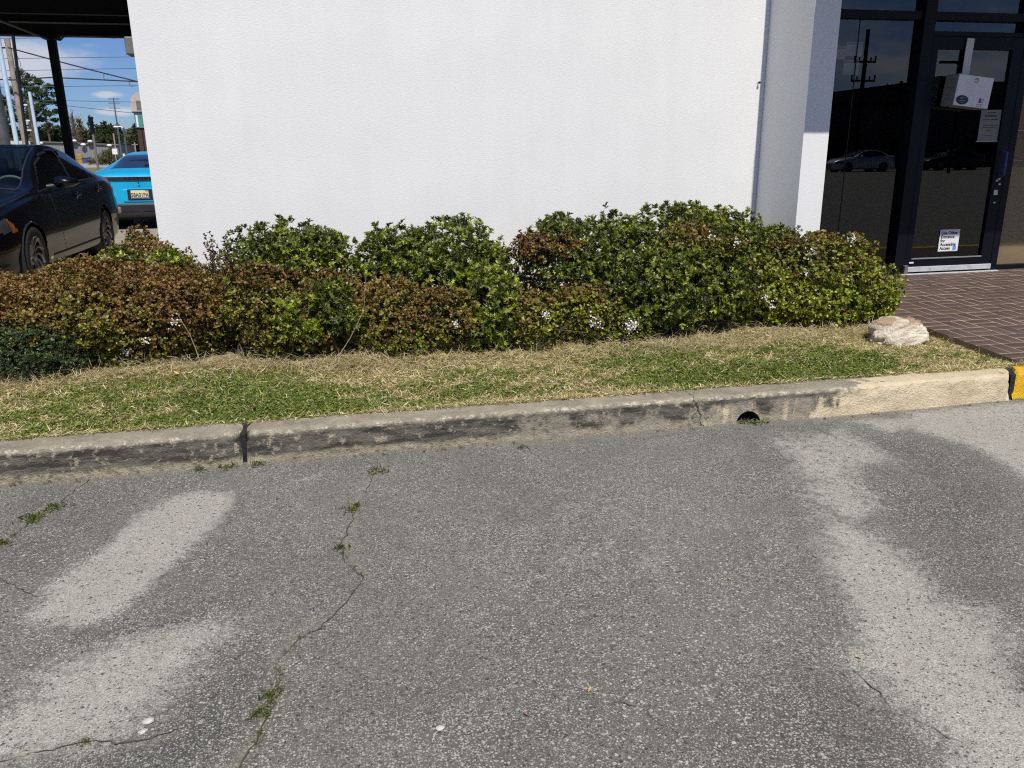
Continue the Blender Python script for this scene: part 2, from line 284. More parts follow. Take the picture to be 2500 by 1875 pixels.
def concrete(name, mode):
    m, N, L, b = new_mat(name); g = G(N, L); setp(b, Roughness=.9); x, y, z = g.xyz()
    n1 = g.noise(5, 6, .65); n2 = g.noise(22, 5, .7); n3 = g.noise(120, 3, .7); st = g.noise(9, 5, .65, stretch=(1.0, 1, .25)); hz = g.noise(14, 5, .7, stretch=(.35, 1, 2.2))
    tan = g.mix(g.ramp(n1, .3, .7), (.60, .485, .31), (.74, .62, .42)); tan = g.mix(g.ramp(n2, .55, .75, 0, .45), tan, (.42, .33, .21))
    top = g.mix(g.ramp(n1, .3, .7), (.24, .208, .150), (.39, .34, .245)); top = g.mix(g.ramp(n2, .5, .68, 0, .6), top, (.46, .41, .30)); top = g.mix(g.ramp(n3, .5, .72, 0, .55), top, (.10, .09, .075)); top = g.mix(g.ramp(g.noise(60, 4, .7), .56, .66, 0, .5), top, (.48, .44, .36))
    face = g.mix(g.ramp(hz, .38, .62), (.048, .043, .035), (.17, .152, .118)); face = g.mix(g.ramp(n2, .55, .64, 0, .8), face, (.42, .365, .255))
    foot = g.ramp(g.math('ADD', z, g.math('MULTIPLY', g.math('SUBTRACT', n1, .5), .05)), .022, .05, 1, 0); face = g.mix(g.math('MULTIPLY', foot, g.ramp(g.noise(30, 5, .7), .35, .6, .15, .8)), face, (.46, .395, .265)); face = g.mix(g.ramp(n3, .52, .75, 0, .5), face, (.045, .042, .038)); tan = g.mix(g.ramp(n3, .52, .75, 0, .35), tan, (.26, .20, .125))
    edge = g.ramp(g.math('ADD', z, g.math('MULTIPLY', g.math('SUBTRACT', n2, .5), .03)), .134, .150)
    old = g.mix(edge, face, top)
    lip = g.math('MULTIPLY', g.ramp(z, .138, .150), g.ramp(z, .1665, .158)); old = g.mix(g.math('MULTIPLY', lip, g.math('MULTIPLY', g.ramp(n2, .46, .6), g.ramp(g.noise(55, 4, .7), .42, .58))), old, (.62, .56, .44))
    if mode == 'long':
        xs = g.math('ADD', x, g.math('ADD', g.math('MULTIPLY', g.math('SUBTRACT', n1, .5), 1.1), g.math('MULTIPLY', z, -2.2)))
        fresh = g.ramp(xs, 2.50, 2.60); mid = g.math('MULTIPLY', g.ramp(g.math('ADD', x, g.math('MULTIPLY', g.math('SUBTRACT', n1, .5), 1.6)), 1.9, 2.3), g.math('MULTIPLY', g.ramp(z, .135, .10), g.ramp(st, .46, .58)))
        dirt = g.math('MULTIPLY', g.ramp(z, .12, .09), g.ramp(g.noise(4.5, 5, .7), .58, .70)); tan = g.mix(g.math('MULTIPLY', dirt, .45), tan, (.25, .215, .165))
        patchy = g.ramp(g.noise(3.2, 6, .72), .50, .60); mid2 = g.math('MULTIPLY', patchy, g.math('MULTIPLY', g.ramp(x, .2, 1.0, 0, .75), g.ramp(z, .14, .11)))
        old = g.mix(mid2, old, (.36, .32, .24)); old = g.mix(mid, old, tan); cc = g.mix(fresh, old, tan)
        rv = g.vor(11); rc = g.xyz(rv.outputs['Color']); rust = g.math('MULTIPLY', g.math('LESS_THAN', rv.outputs['Distance'], g.math('MULTIPLY', rc[1], .22)), g.math('GREATER_THAN', rc[0], .83)); cc = g.mix(g.math('MULTIPLY', rust, .8), cc, (.34, .15, .045))
        cx = g.math('SUBTRACT', x, g.math('ADD', 1.905, g.math('ADD', g.math('MULTIPLY', z, -.30), g.math('MULTIPLY', g.math('SUBTRACT', n2, .5), .10)))); crack = g.math('LESS_THAN', g.math('ABSOLUTE', cx), .0035); cc = g.mix(crack, cc, (.02, .02, .02))
    elif mode == 'yellow':
        yel = g.mix(g.ramp(n1, .35, .65), (.72, .40, .012), (.80, .50, .02)); cc = g.mix(g.math('MAXIMUM', g.ramp(n2, .60, .70), g.ramp(z, .02, .0)), yel, (.16, .13, .09))
    elif mode == 'slab':
        cc = g.mix(g.ramp(n1, .3, .7), (.30, .265, .205), (.40, .355, .275)); cc = g.mix(g.ramp(g.noise(.6, 5, .6), .4, .7, 0, .4), cc, (.22, .20, .17))
    else: cc = old
    L.new(cc, b.inputs['Base Color'])
    L.new(g.bump(g.math('ADD', n3, g.math('MULTIPLY', n2, 1.6)), .012, .9), b.inputs['Normal']); return m
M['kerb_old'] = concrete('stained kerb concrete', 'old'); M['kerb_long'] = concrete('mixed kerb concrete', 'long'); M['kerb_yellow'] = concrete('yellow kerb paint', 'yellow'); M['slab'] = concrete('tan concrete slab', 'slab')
def soil():
    m, N, L, b = new_mat('thatch and soil'); g = G(N, L); setp(b, Roughness=.95)
    a = g.noise(14, 6, .7); d = g.noise(70, 4, .7); cc = g.mix(g.ramp(a, .35, .65), (.19, .145, .075), (.33, .255, .14)); cc = g.mix(g.ramp(d, .45, .7), cc, (.46, .37, .22)); L.new(cc, b.inputs['Base Color'])
    L.new(g.bump(d, .02), b.inputs['Normal']); return m
M['soil'] = soil()
def brick():
    m, N, L, b = new_mat('brown paving brick'); g = G(N, L); setp(b, Roughness=.75); at = g.attr('tint').outputs['Color']; n = g.noise(30, 5, .65); n2 = g.noise(2.2, 5, .6)
    cc = g.mix(g.ramp(n, .4, .75, 0, .28), at, (.12, .085, .07)); cc = g.mix(g.ramp(n2, .52, .78, 0, .28), cc, (.15, .115, .09)); L.new(cc, b.inputs['Base Color']); L.new(g.bump(n, .004), b.inputs['Normal']); return m
M['brick'] = brick(); M['mortar'] = plain('sandy mortar', (.42, .335, .215), .95, 0, .3, 9, bump=.004, bscale=90)
def rock_mat():
    m, N, L, b = new_mat('limestone'); g = G(N, L); setp(b, Roughness=.85); n = g.noise(7, 6, .65); n2 = g.noise(28, 5, .7); z = g.xyz()[2]
    cc = g.mix(g.ramp(n, .35, .65), (.64, .55, .41), (.80, .73, .58)); cc = g.mix(g.ramp(n2, .54, .74, 0, .5), cc, (.42, .33, .24))
    rustz = g.math('MULTIPLY', g.ramp(g.math('ADD', z, g.math('MULTIPLY', g.math('SUBTRACT', n, .5), .12)), .135, .165), g.ramp(n, .34, .5)); cc = g.mix(g.math('MULTIPLY', rustz, .8), cc, (.30, .17, .075)); L.new(cc, b.inputs['Base Color'])
    L.new(g.bump(g.math('ADD', n2, g.noise(90, 3, .7)), .012), b.inputs['Normal']); return m
M['rock'] = rock_mat()
def far_grass():
    m, N, L, b = new_mat('verge grass'); g = G(N, L); setp(b, Roughness=.95); L.new(g.mix(g.noise(.4, 6, .7), (.09, .095, .03), (.19, .17, .065)), b.inputs['Base Color']); return m
M['verge'] = far_grass()
M['far_road'] = plain('pale road', (.30, .28, .26), .9, 0, .12, .2)
M['crack'] = plain('crack dirt', (.065, .058, .046), 1.0, 0, .4, 30); M['tar'] = plain('tar joint', (.012, .012, .012), .8, 0, .3, 30, bump=.01)

# ================================================================== the ground
def seg_dist(P, A, B):
    A = np.array(A, float); B = np.array(B, float); d = B - A; t = np.clip(((P - A) @ d) / max(d @ d, 1e-9), 0, 1); return np.linalg.norm(P - A - t[:, None] * d, axis=1)
def poly_sd(P, poly):                              # signed distance, negative inside
    dist = np.full(len(P), 1e9); ins = np.zeros(len(P), bool); n = len(poly)
    for i in range(n):
        a, b = poly[i], poly[(i + 1) % n]; dist = np.minimum(dist, seg_dist(P, a, b))
        c = (a[1] > P[:, 1]) != (b[1] > P[:, 1]); xx = (b[0] - a[0]) * (P[:, 1] - a[1]) / ((b[1] - a[1]) or 1e-9) + a[0]; ins ^= c & (P[:, 0] < xx)
    return np.where(ins, -dist, dist)
WEAR = [(.95, .13, [(-.82, 3.62), (-.62, 3.56), (-.61, 3.35), (-.78, 2.79), (-.88, 2.63), (-.97, 2.58), (-1.13, 2.66), (-1.13, 2.82), (-1.06, 3.07), (-.97, 3.43)]),
        (.72, .22, [(-.96, 2.36), (-.52, 2.58), (-.43, 2.47), (-.49, 2.23), (-.61, 2.0), (-.75, 1.92), (-.97, 1.90), (-1.6, 1.8), (-1.7, 2.1), (-1.04, 2.14)]),
        (.62, .22, [(2.20, 3.66), (2.63, 3.70), (2.65, 3.29), (2.31, 3.09), (2.20, 2.76), (2.0, 2.70), (1.97, 2.95)]),
        (.82, .20, [(1.97, 2.8), (1.99, 2.57), (2.03, 2.37), (1.94, 2.10), (2.05, 2.0), (1.97, 1.78), (1.86, 1.64), (1.88, 1.5), (2.1, 1.35), (2.1, 1.0), (1.6, .95), (1.33, 1.3), (1.44, 1.47), (1.43, 1.71), (1.43, 1.82), (1.60, 2.08), (1.74, 2.42)]),
        (.85, .16, [(3.24, 3.83), (5.2, 3.83), (5.2, 3.0), (3.07, 2.91), (3.16, 3.34), (3.02, 3.60)]),
        (.7, .12, [(2.75, 3.80), (3.3, 3.82), (3.2, 3.62), (2.85, 3.66)]),
        (.35, .10, [(-.35, 3.68), (-.2, 3.70), (-.18, 3.58), (-.36, 3.56)]), (.30, .08, [(1.02, 2.62), (1.10, 2.60), (1.08, 2.42), (.98, 2.40)]), (.16, .5, [(.3, 3.2), (1.6, 3.3), (1.3, 2.3), (.2, 2.2)])]
SOOT = [(.85, .16, [(-.97, 2.50), (-.50, 2.66), (-.45, 2.58), (-.52, 2.5), (-.98, 2.40)]), (.8, .14, [(-.40, 2.32), (-.30, 2.15), (-.38, 1.85), (-.60, 1.75), (-.95, 1.72), (-.95, 1.87), (-.70, 1.90), (-.55, 2.0), (-.45, 2.2)]),
        (.75, .22, [(2.70, 3.55), (3.00, 3.45), (2.95, 2.85), (2.55, 2.45), (2.25, 2.25), (2.20, 2.65), (2.62, 3.1)]), (.6, .2, [(-1.5, 3.9), (-1.05, 3.6), (-1.2, 2.9), (-1.6, 3.0)]), (.45, .2, [(2.05, 1.8), (2.3, 2.2), (2.1, 2.4), (2.12, 1.95), (1.9, 1.6)]),
        (.5, .25, [(1.2, 1.9), (1.4, 1.75), (1.36, 1.4), (1.0, 1.2), (.9, 1.6)])]
CRACKS = [(.005, .03, [(.09, 3.83), (.06, 3.62), (-.02, 3.36), (-.04, 3.24), (-.10, 2.93), (-.07, 2.77), (-.01, 2.67), (-.07, 2.54), (-.13, 2.43), (-.23, 2.32), (-.29, 2.22), (-.29, 2.09), (-.30, 1.99), (-.32, 1.88), (-.36, 1.77), (-.39, 1.55)]),
          (.005, .03, [(-1.30, 3.90), (-1.34, 3.67), (-1.40, 3.49), (-1.44, 3.30), (-1.45, 3.15), (-1.52, 2.9)]), (.004, .01, [(.86, 3.90), (.87, 3.80), (.90, 3.62), (.96, 3.50)]),
          (.0035, .006, [(1.40, 1.80), (1.41, 1.70), (1.40, 1.61), (1.45, 1.53), (1.50, 1.45)]), (.0035, .012, [(.45, 1.95), (.47, 1.88), (.54, 1.82), (.66, 1.79), (.73, 1.75), (.77, 1.62)]),
          (.0035, .008, [(-1.45, 3.0), (-1.35, 2.96), (-1.21, 2.84), (-1.16, 2.80), (-1.10, 2.80)]), (.005, .03, [(-1.1, 1.93), (-.97, 1.94), (-.77, 1.95), (-.60, 1.93), (-.52, 1.97)]), (.0035, .006, [(2.50, 3.86), (2.52, 3.62), (2.56, 3.46)])]
def ground():
    xs = np.concatenate([[-900, -300, -120, -50, -20, -8, -4, -3], np.arange(-2.4, 4.81, .02), [5.2, 6, 8, 12, 20, 50, 120, 300, 900]])
    ys = np.concatenate([[-900, -300, -120, -50, -20, -6, -1, 0, .6], np.arange(1.1, 3.96, .02), [4.3, 5.5, 7.5, 12, 30, 80, 200, 500, 1200]])
    X, Y = np.meshgrid(xs, ys, indexing='ij'); P = np.stack([X.ravel(), Y.ravel()], 1)
    Z = np.interp(P[:, 1], [0, 4.3, 7.5], [0, 0, .2]); near = (P[:, 1] < 3.97) & (P[:, 1] > 1) & (abs(P[:, 0] - 1.2) < 4)
    P3 = np.c_[P, np.zeros(len(P))]; Z = Z + np.where(near, vnoise(P3, 2.2, 5) * .006 + vnoise(P3, 9, 6) * .0015, 0)
    nx, ny = len(xs), len(ys); I = np.arange(nx * ny).reshape(nx, ny); q = np.stack([I[:-1, :-1], I[1:, :-1], I[1:, 1:], I[:-1, 1:]], -1).reshape(-1, 4)
    me = raw_mesh('asphalt_ground', np.c_[P, Z], q.ravel(), np.arange(len(q)) * 4, np.full(len(q), 4), smooth=True)
    jit = P + np.c_[vnoise(P3, 6, 1), vnoise(P3, 6, 2)] * .035
    def field(lst):
        o = np.zeros(len(P))
        for amt, soft, poly in lst: o = np.maximum(o, amt * np.clip(.5 - poly_sd(jit, poly) / soft, 0, 1))
        return o
    dust = np.zeros(len(P))
    for w, dw, pl in CRACKS:
        if dw > .02:
            for a, b in zip(pl[:-1], pl[1:]): dust = np.maximum(dust, .7 * np.clip(1 - seg_dist(jit, a, b) / dw, 0, 1))
    dust = np.maximum(dust, .6 * np.clip((P[:, 1] - 3.84) / .09, 0, 1) * (P[:, 1] < 3.97))
    wear = field(WEAR) + np.clip(vnoise(P3, 1.6, 9), 0, 1) * .16 * near
    for n, v in (('wear', wear), ('soot', field(SOOT)), ('dust', dust)):
        a = me.attributes.new(n, 'FLOAT', 'POINT'); a.data.foreach_set('value', v.astype(np.float32))
    tag(link('asphalt_ground', me, M['asphalt']), kind='structure')
ground()
def gz(x, y):
    p = np.array([[x, y, 0.]]); return float(vnoise(p, 2.2, 5)[0] * .006 + vnoise(p, 9, 6)[0] * .0015)
def cracks():
    for w, dw, pl in CRACKS:
        pts = []
        for a, b in zip(pl[:-1], pl[1:]):
            n = max(2, int(math.dist(a, b) / .018))
            for i in range(n): t = i / n; pts.append((a[0] + (b[0] - a[0]) * t, a[1] + (b[1] - a[1]) * t))
        pts.append(pl[-1]); pts = np.array(pts); p3 = np.c_[pts, np.zeros(len(pts))]; pts = pts + np.c_[vnoise(p3, 22, 3), vnoise(p3, 22, 4)] * .012 + rng.normal(size=pts.shape) * .003
        d = np.gradient(pts, axis=0); nrm = np.c_[-d[:, 1], d[:, 0]]; nrm /= np.linalg.norm(nrm, axis=1)[:, None] + 1e-9
        ww = w * .4 * np.clip(.7 + .7 * vnoise(p3, 10, 8) + rng.uniform(-.35, .35, len(pts)), .22, 1.6); ww[0] = ww[-1] = .0005
        V = []; F = []
        for i, p in enumerate(pts):
            z = gz(*p) + .0035
            for s in (-1, 1): q = p + s * nrm[i] * ww[i]; V.append((q[0], q[1], z))
            if i: F.append((2 * i - 2, 2 * i - 1, 2 * i + 1, 2 * i))
        me = bpy.data.meshes.new('pavement_crack'); me.from_pydata(V, [], F); tag(link('pavement_crack', me, M['crack']), kind='structure')
cracks()
def flat(name, x0, x1, y0, y1, z, mat):
    tag(MB().add([(x0, y0, z), (x1, y0, z), (x1, y1, z), (x0, y1, z)], [(0, 1, 2, 3)]).build(name, M[mat]), kind='structure')
flat('concrete_lot', -40, -1.55, 7.55, 46, .206, 'slab')
flat('grass_verge', -300, 60, 64, 116, .208, 'verge'); flat('far_road', -300, 60, 118, 204, .211, 'far_road')

# ------------------------------------------------------------------ kerb
KP = [(3.932, -.08), (3.934, 0), (3.940, .05), (3.944, .10), (3.947, .136), (3.951, .153), (3.961, .163), (3.978, .167), (4.03, .167), (4.08, .167), (4.118, .164), (4.128, .150), (4.130, -.08)]
def kerb(name, x0, x1, mat, hole=None, s0=0, s1=0):
    xs = np.arange(x0, x1 - .01, .025).tolist() + [x1]; n = len(KP); V = []
    for i, x in enumerate(xs):
        e = min(x - x0, x1 - x); r = .018 * max(0, 1 - e / .03) ** 2
        for j, (y, z) in enumerate(KP):
            q = np.array([[x, y, z]]); a = vnoise(q, 14, 11)[0] * .0035 + vnoise(q, 45, 12)[0] * .0025; lip = 1.6 if 3 <= j <= 6 else .7
            chip = max(0, vnoise(q * [1, 0, 0], 18, 13)[0] - .75) * .05 if 4 <= j <= 7 else 0
            bow = math.sin(x * 1.3 + .5) * .008
            xq = x + (y - 3.935) * (s0 * max(0, 1 - (x - x0) / .5) + s1 * max(0, 1 - (x1 - x) / .5))
            V.append((xq, y + bow + a * lip * (0 < j < n - 1) + chip + (r if y < 4 else -r) * (j > 1), z + (a * lip - chip * .7 - r * (z > .1)) * (j > 1 and j < n - 1)))
    F = [(i * n + j, (i + 1) * n + j, (i + 1) * n + j + 1, i * n + j + 1) for i in range(len(xs) - 1) for j in range(n - 1)]
    F += [((i + 1) * n, i * n, i * n + n - 1, (i + 1) * n + n - 1) for i in range(len(xs) - 1)]
    F += [tuple(range(n)), tuple(range((len(xs) - 1) * n + n - 1, (len(xs) - 1) * n - 1, -1))]
    me = bpy.data.meshes.new(name); me.from_pydata(V, [], F); bm = bmesh.new(); bm.from_mesh(me); bmesh.ops.recalc_face_normals(bm, faces=bm.faces); bm.to_mesh(me); bm.free()
    o = tag(link(name, me, M[mat]), kind='structure')
    if hole:
        cb = MB().tube([(hole, 3.80, -.011), (hole, 4.07, -.011)], .077, 28, sm=False); c = cb.build('cutter', M['tar']); bm = bmesh.new(); bm.from_mesh(c.data); bmesh.ops.remove_doubles(bm, verts=bm.verts, dist=1e-5); bmesh.ops.recalc_face_normals(bm, faces=bm.faces); bm.to_mesh(c.data); bm.free()
        md = o.modifiers.new('b', 'BOOLEAN'); md.operation = 'DIFFERENCE'; md.solver = 'EXACT'; md.object = c
        dg = bpy.context.evaluated_depsgraph_get(); nm = bpy.data.meshes.new_from_object(o.evaluated_get(dg)); o.modifiers.clear(); o.data = nm; nm.materials.clear(); nm.materials.append(M[mat])
        bpy.data.objects.remove(c)
    return o
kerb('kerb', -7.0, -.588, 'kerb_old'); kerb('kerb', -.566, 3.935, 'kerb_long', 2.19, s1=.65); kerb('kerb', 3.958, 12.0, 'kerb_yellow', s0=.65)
for x0, x1 in ((-.592, -.562), (3.930, 3.963)):
    tag(MB().box(x0, x1, 3.958 if x0 < 0 else 3.946, 4.12, -.02, .150 if x0 < 0 else .160, M=None if x0 < 0 else Matrix(((1, .65, 0, -.65 * 3.935), (0, 1, 0, 0), (0, 0, 1, 0), (0, 0, 0, 1)))).build('kerb_joint', M['tar']), kind='structure')
dp = thing('drain_pipe', 'black drain pipe mouth opening through the stained kerb at the asphalt', 'drain pipe', (2.19, 3.95, 0))
MB().lathe([(.076, -.006), (.076, .118), (.070, .118), (.070, -.004), (.076, -.006)], (0, 0, -.011), (0, 1, 0), 28).build('pipe_wall', M['tar'], dp)
MB().lathe([(.0705, 0), (.0001, .001)], (0, .112, -.011), (0, 1, 0), 28).build('pipe_end', M['room'], dp)

# ------------------------------------------------------------------ lawn base and brick paving
def lawn_z(x, y):
    x = np.asarray(x, float); y = np.asarray(y, float); p = np.stack([x.ravel(), y.ravel(), 0 * x.ravel()], 1)
    n = (vnoise(p, 3.2, 21) * .016 + vnoise(p, 11, 22) * .006).reshape(x.shape)
    return .138 + .046 * (y - 4.1) + n * np.clip((y - 4.1) / .25, .25, 1) - .02 * np.clip((x - 3.6) / .5, 0, 1)
def lawn():
    xs = np.arange(-3.6, 4.216, .035); xs[-1] = 4.21; ys = np.arange(4.10, 7.05, .035); X, Y = np.meshgrid(xs, ys, indexing='ij'); Z = lawn_z(X, Y); nx, ny = X.shape
    I = np.arange(nx * ny).reshape(nx, ny); q = np.stack([I[:-1, :-1], I[1:, :-1], I[1:, 1:], I[:-1, 1:]], -1).reshape(-1, 4)
    tag(link('lawn', raw_mesh('lawn', np.stack([X, Y, Z], -1).reshape(-1, 3), q.ravel(), np.arange(len(q)) * 4, np.full(len(q), 4), smooth=True), M['soil']), kind='structure')
lawn()
def bz(y): return .172 + .0462 * (y - 4.13)
def paving():
    u = .104; V = []; F = []; C = []; gap = .0042
    x0, y0 = 4.205, 4.138
    mort = MB(); mort.add([(x0 + .004, y0, bz(y0) - .0014), (12, y0, bz(y0) - .0014), (12, 6.96, bz(6.96) - .0014), (x0 + .004, 6.96, bz(6.96) - .0014)], [(0, 1, 2, 3)])
    mort.add([(x0 + .004, y0, bz(y0) - .0014), (x0 + .004, 6.96, bz(6.96) - .0014), (x0 + .004, 6.96, .0), (x0 + .004, y0, .0)], [(0, 1, 2, 3)], 1)
    def brick_at(xa, xb, ya, yb):
        xa, xb, ya, yb = max(xa, x0), min(xb, 9.5), max(ya, y0), min(yb, 6.95)
        if xb - xa < .025 or yb - ya < .025: return
        xa += gap; xb -= gap; ya += gap; yb -= gap; b = len(V); dz = random.gauss(0, .0005); t = random.uniform(.84, 1.16); c = (.078 * t * random.uniform(.95, 1.08), .049 * t, .041 * t * random.uniform(.95, 1.06)); e = .002
        rot = random.gauss(0, .006); cx, cy = (xa + xb) / 2, (ya + yb) / 2
        for (zz, ins) in ((-.06, 0), (-.002, 0), (0, e)):
            for (x, y) in ((xa + ins, ya + ins), (xb - ins, ya + ins), (xb - ins, yb - ins), (xa + ins, yb - ins)):
                x, y = cx + (x - cx) - rot * (y - cy), cy + (y - cy) + rot * (x - cx); V.append((x, y, bz(y) + zz + dz)); C.append(c)
        for k in range(2):
            for i in range(4): F.append((b + 4 * k + i, b + 4 * k + (i + 1) % 4, b + 4 * k + 4 + (i + 1) % 4, b + 4 * k + 4 + i))
        F.append((b + 8, b + 9, b + 10, b + 11))
    for i in range(0, 28):
        for j in range(0, 16):
            X, Y = x0 + 2 * i * u, y0 + 2 * j * u
            if (i + j) % 2 == 0: brick_at(X, X + 2 * u, Y, Y + u); brick_at(X, X + 2 * u, Y + u, Y + 2 * u)
            else: brick_at(X, X + u, Y, Y + 2 * u); brick_at(X + u, X + 2 * u, Y, Y + 2 * u)
    L = [k for f in F for k in f]; me = raw_mesh('brick_paving', V, L, np.arange(len(F)) * 4, np.full(len(F), 4), C)
    o = tag(link('brick_path', me, M['brick']), kind='structure'); m = mort.build('mortar', [M['mortar'], M['soil']], o)
paving()

# ================================================================== the white building
B = thing('stucco_building', 'white stucco building with tall blank wall and dark glass entrance bay', 'building', (0, 7, .2))
def bpart(mb, name, mats, parent=None): return mb.build(name, mats, parent or B)
def local(o): return o
# every part is written in coordinates of the root: x, y-7, z-.2
class LB(MB):
    def box(s, x0, x1, y0, y1, z0, z1, mi=0, M=None, bev=0): return MB.box(s, x0, x1, y0 - 7, y1 - 7, z0 - .2, z1 - .2, mi, M, bev)
def dense_wall(x0, x1, y0, y1, z0, z1):          # gently uneven plaster face towards the lot
    xs = np.linspace(x0, x1, int((x1 - x0) / .06) + 2); zs = np.linspace(z0, z1, int((z1 - z0) / .06) + 2); X, Z = np.meshgrid(xs, zs, indexing='ij'); p = np.stack([X.ravel(), 0 * X.ravel(), Z.ravel()], 1)
    edge = np.clip(np.minimum.reduce([p[:, 0] - x0, x1 - p[:, 0], p[:, 2] - z0, z1 - p[:, 2]]) / .1, 0, 1); Yd = y0 - 7 + (vnoise(p, 1.6, 31) * .003 + vnoise(p, 6, 32) * .0012) * edge
    V = np.stack([p[:, 0], Yd, p[:, 2] - .2], 1); nx, nz = X.shape; I = np.arange(nx * nz).reshape(nx, nz); q = np.stack([I[:-1, :-1], I[1:, :-1], I[1:, 1:], I[:-1, 1:]], -1).reshape(-1, 4)
    mb = MB(); mb.v = [tuple(v) for v in V]; mb.f = [tuple(int(k) for k in f) for f in q]; mb.m = [0] * len(q); mb.smooth = [True] * len(q)
    b = len(mb.v); mb.v += [(x, yy - 7, z - .2) for yy in (y0, y1) for x in (x0, x1) for z in (z0, z1)]     # 0..3 front corners, 4..7 rear corners
    for f in ((0, 1, 5, 4), (2, 6, 7, 3), (1, 3, 7, 5), (0, 4, 6, 2), (4, 5, 7, 6)): mb.f.append(tuple(b + i for i in f)); mb.m.append(0); mb.smooth.append(False)
    return mb
bpart(dense_wall(-1.5, 3.80, 7.0, 7.25, 0.0, 5.2), 'wall', M['stucco'])
bpart(LB().box(-1.5, -1.25, 7.25, 30, 0, 5.2), 'side_wall', M['office'])
bpart(dense_wall(3.801, 4.036, 6.285, 7.25, 0.0, 5.2), 'fin_wall', M['stucco'])
bpart(LB().box(-1.245, 12, 7.25, 30, 4.9, 5.1), 'roof', M['office'])
bpart(LB().box(-1.55, 12, 6.24, 7.30, 5.202, 5.32, bev=.01), 'parapet_cap', M['dark_frame'])
bpart(LB().box(3.86, 12, 5.27, 6.28, 3.2, 4.1), 'entrance_canopy', M['stucco'])
bpart(LB().box(4.04, 12, 6.284, 7.0, 3.2, 4.1), 'canopy_soffit', M['grey_stucco'])
bpart(LB().box(4.04, 12, 6.9, 7.2, 4.1, 5.2), 'upper_wall', M['stucco'])
bpart(LB().box(9.2, 9.44, 6.285, 7.25, 0, 3.195), 'fin_wall', M['stucco'])
# downpipe and box on the side wall, peeping past the corner
dpipe = bpart(LB().box(-1.60, -1.503, 7.45, 7.55, 2.45, 5.2, bev=.012), 'downpipe', M['fixture'])
bpart(LB().box(-1.655, -1.503, 7.42, 7.60, 2.30, 2.44, bev=.012), 'wall_lamp_box', M['fixture'])
bpart(MB().lathe([(.0001, -.03), (.010, -.03), (.010, -.022), (.005, -.02), (.005, .01)], (3.735, 0, 1.885), (0, 1, 0), 12), 'wall_hook', M['dark_metal'])
# interior room
bpart(LB().box(4.04, 9.2, 11.8, 12, .25, 3.1).box(4.04, 9.2, 7.1, 12, .15, .25).box(4.04, 9.2, 7.1, 12, 3.1, 3.19).box(3.9, 4.038, 7.26, 12, .25, 3.1).box(9.2, 9.4, 7.26, 12, .25, 3.1), 'interior_wall', M['room'])
FY0, FY1 = 6.93, 7.03
def pane(name, x0, x1, z0, z1, y=6.975, mat='shop_glass', parent=None):
    return bpart(LB().box(x0, x1, y, y + .008, z0, z1), name, M[mat], parent)
# sidelight beside the fin
w1 = bpart(LB().box(4.038, 5.29, FY0, FY1, .25, .40).box(4.038, 5.29, FY0 - .004, FY1, 2.63, 2.70).box(5.29, 5.405, FY0 - .03, FY1, .25, 3.2).box(4.038, 4.062, FY0 + .006, FY1, .40, 2.63), 'sidelight_window', M['dark_frame'])
pane('pane', 4.062, 4.678, .40, 2.63, parent=w1); pane('pane', 4.686, 5.29, .40, 2.63, parent=w1)
bpart(LB().box(4.678, 4.686, 6.972, 6.99, .40, 2.63), 'glass_joint', M['tar'], w1)
w3 = bpart(LB().box(4.038, 5.29, FY0, FY1, 3.12, 3.197).box(5.405, 9.2, FY0, FY1, 3.12, 3.197), 'clerestory_window', M['dark_frame'])
pane('pane', 4.04, 5.29, 2.70, 3.12, parent=w3); pane('pane', 5.405, 6.40, 2.70, 3.12, parent=w3); pane('pane', 6.47, 9.2, 2.70, 3.12, parent=w3)
# door frame, transom, leaf
w2 = bpart(LB().box(5.405, 6.395, FY0 - .01, FY1, 2.63, 2.70).box(5.405, 6.395, FY0 - .012, FY1, 2.495, 2.535), 'transom_window', M['dark_frame'])
pane('pane', 5.405, 6.395, 2.535, 2.63, parent=w2)
bpart(LB().box(6.395, 6.47, FY0 - .03, FY1, .25, 3.2), 'door_jamb', M['dark_frame'])
DY0, DY1 = 6.90, 6.955
door = bpart(LB().box(5.408, 5.47, DY0, DY1, .33, 2.49, bev=.004).box(6.27, 6.392, DY0, DY1, .33, 2.49, bev=.004).box(5.47, 6.27, DY0 + .002, DY1 - .002, 2.38, 2.488).box(5.47, 6.27, DY0 + .002, DY1 - .002, .335, .445), 'door', M['dark_frame'])
pane('pane', 5.468, 6.272, .444, 2.381, 6.925, parent=door)
bpart(LB().box(5.47, 6.27, DY0 - .006, DY0 + .002, .445, .458), 'glazing_bead', M['clear_lip'], door)
bpart(LB().box(5.425, 6.39, DY0 - .016, DY0 - .001, .322, .372, bev=.003).box(5.9, 5.915, DY0 - .019, DY0 - .015, .34, .35).box(5.68, 5.695, DY0 - .019, DY0 - .015, .34, .35).box(6.14, 6.155, DY0 - .019, DY0 - .015, .34, .35), 'sweep', M['silver_strip'], door)
bpart(LB().box(5.385, 5.425, DY0 - .035, DY0, .30, .39, bev=.005), 'pivot', M['fixture'], door)
bpart(LB().box(5.452, 5.50, DY0 - .003, DY0 + .001, .405, .420), 'maker_label', M['paper'], door)
hd = MB().tube([(6.335, DY0 - 7, 1.46 - .2), (6.335, DY0 - 7.055, 1.46 - .2), (6.335, DY0 - 7.055, 1.24 - .2), (6.335, DY0 - 7, 1.24 - .2)], .013, 10); bpart(hd, 'handle', M['blue_bin'], door)
for x, z in ((6.315, 1.19), (6.338, 1.205), (6.35, 1.155)): bpart(MB().lathe([(.0001, -.012), (.011, -.012), (.012, 0)], (x, DY0 - 7, z - .2), (0, 1, 0), 14), 'lock', M['steel'], door)
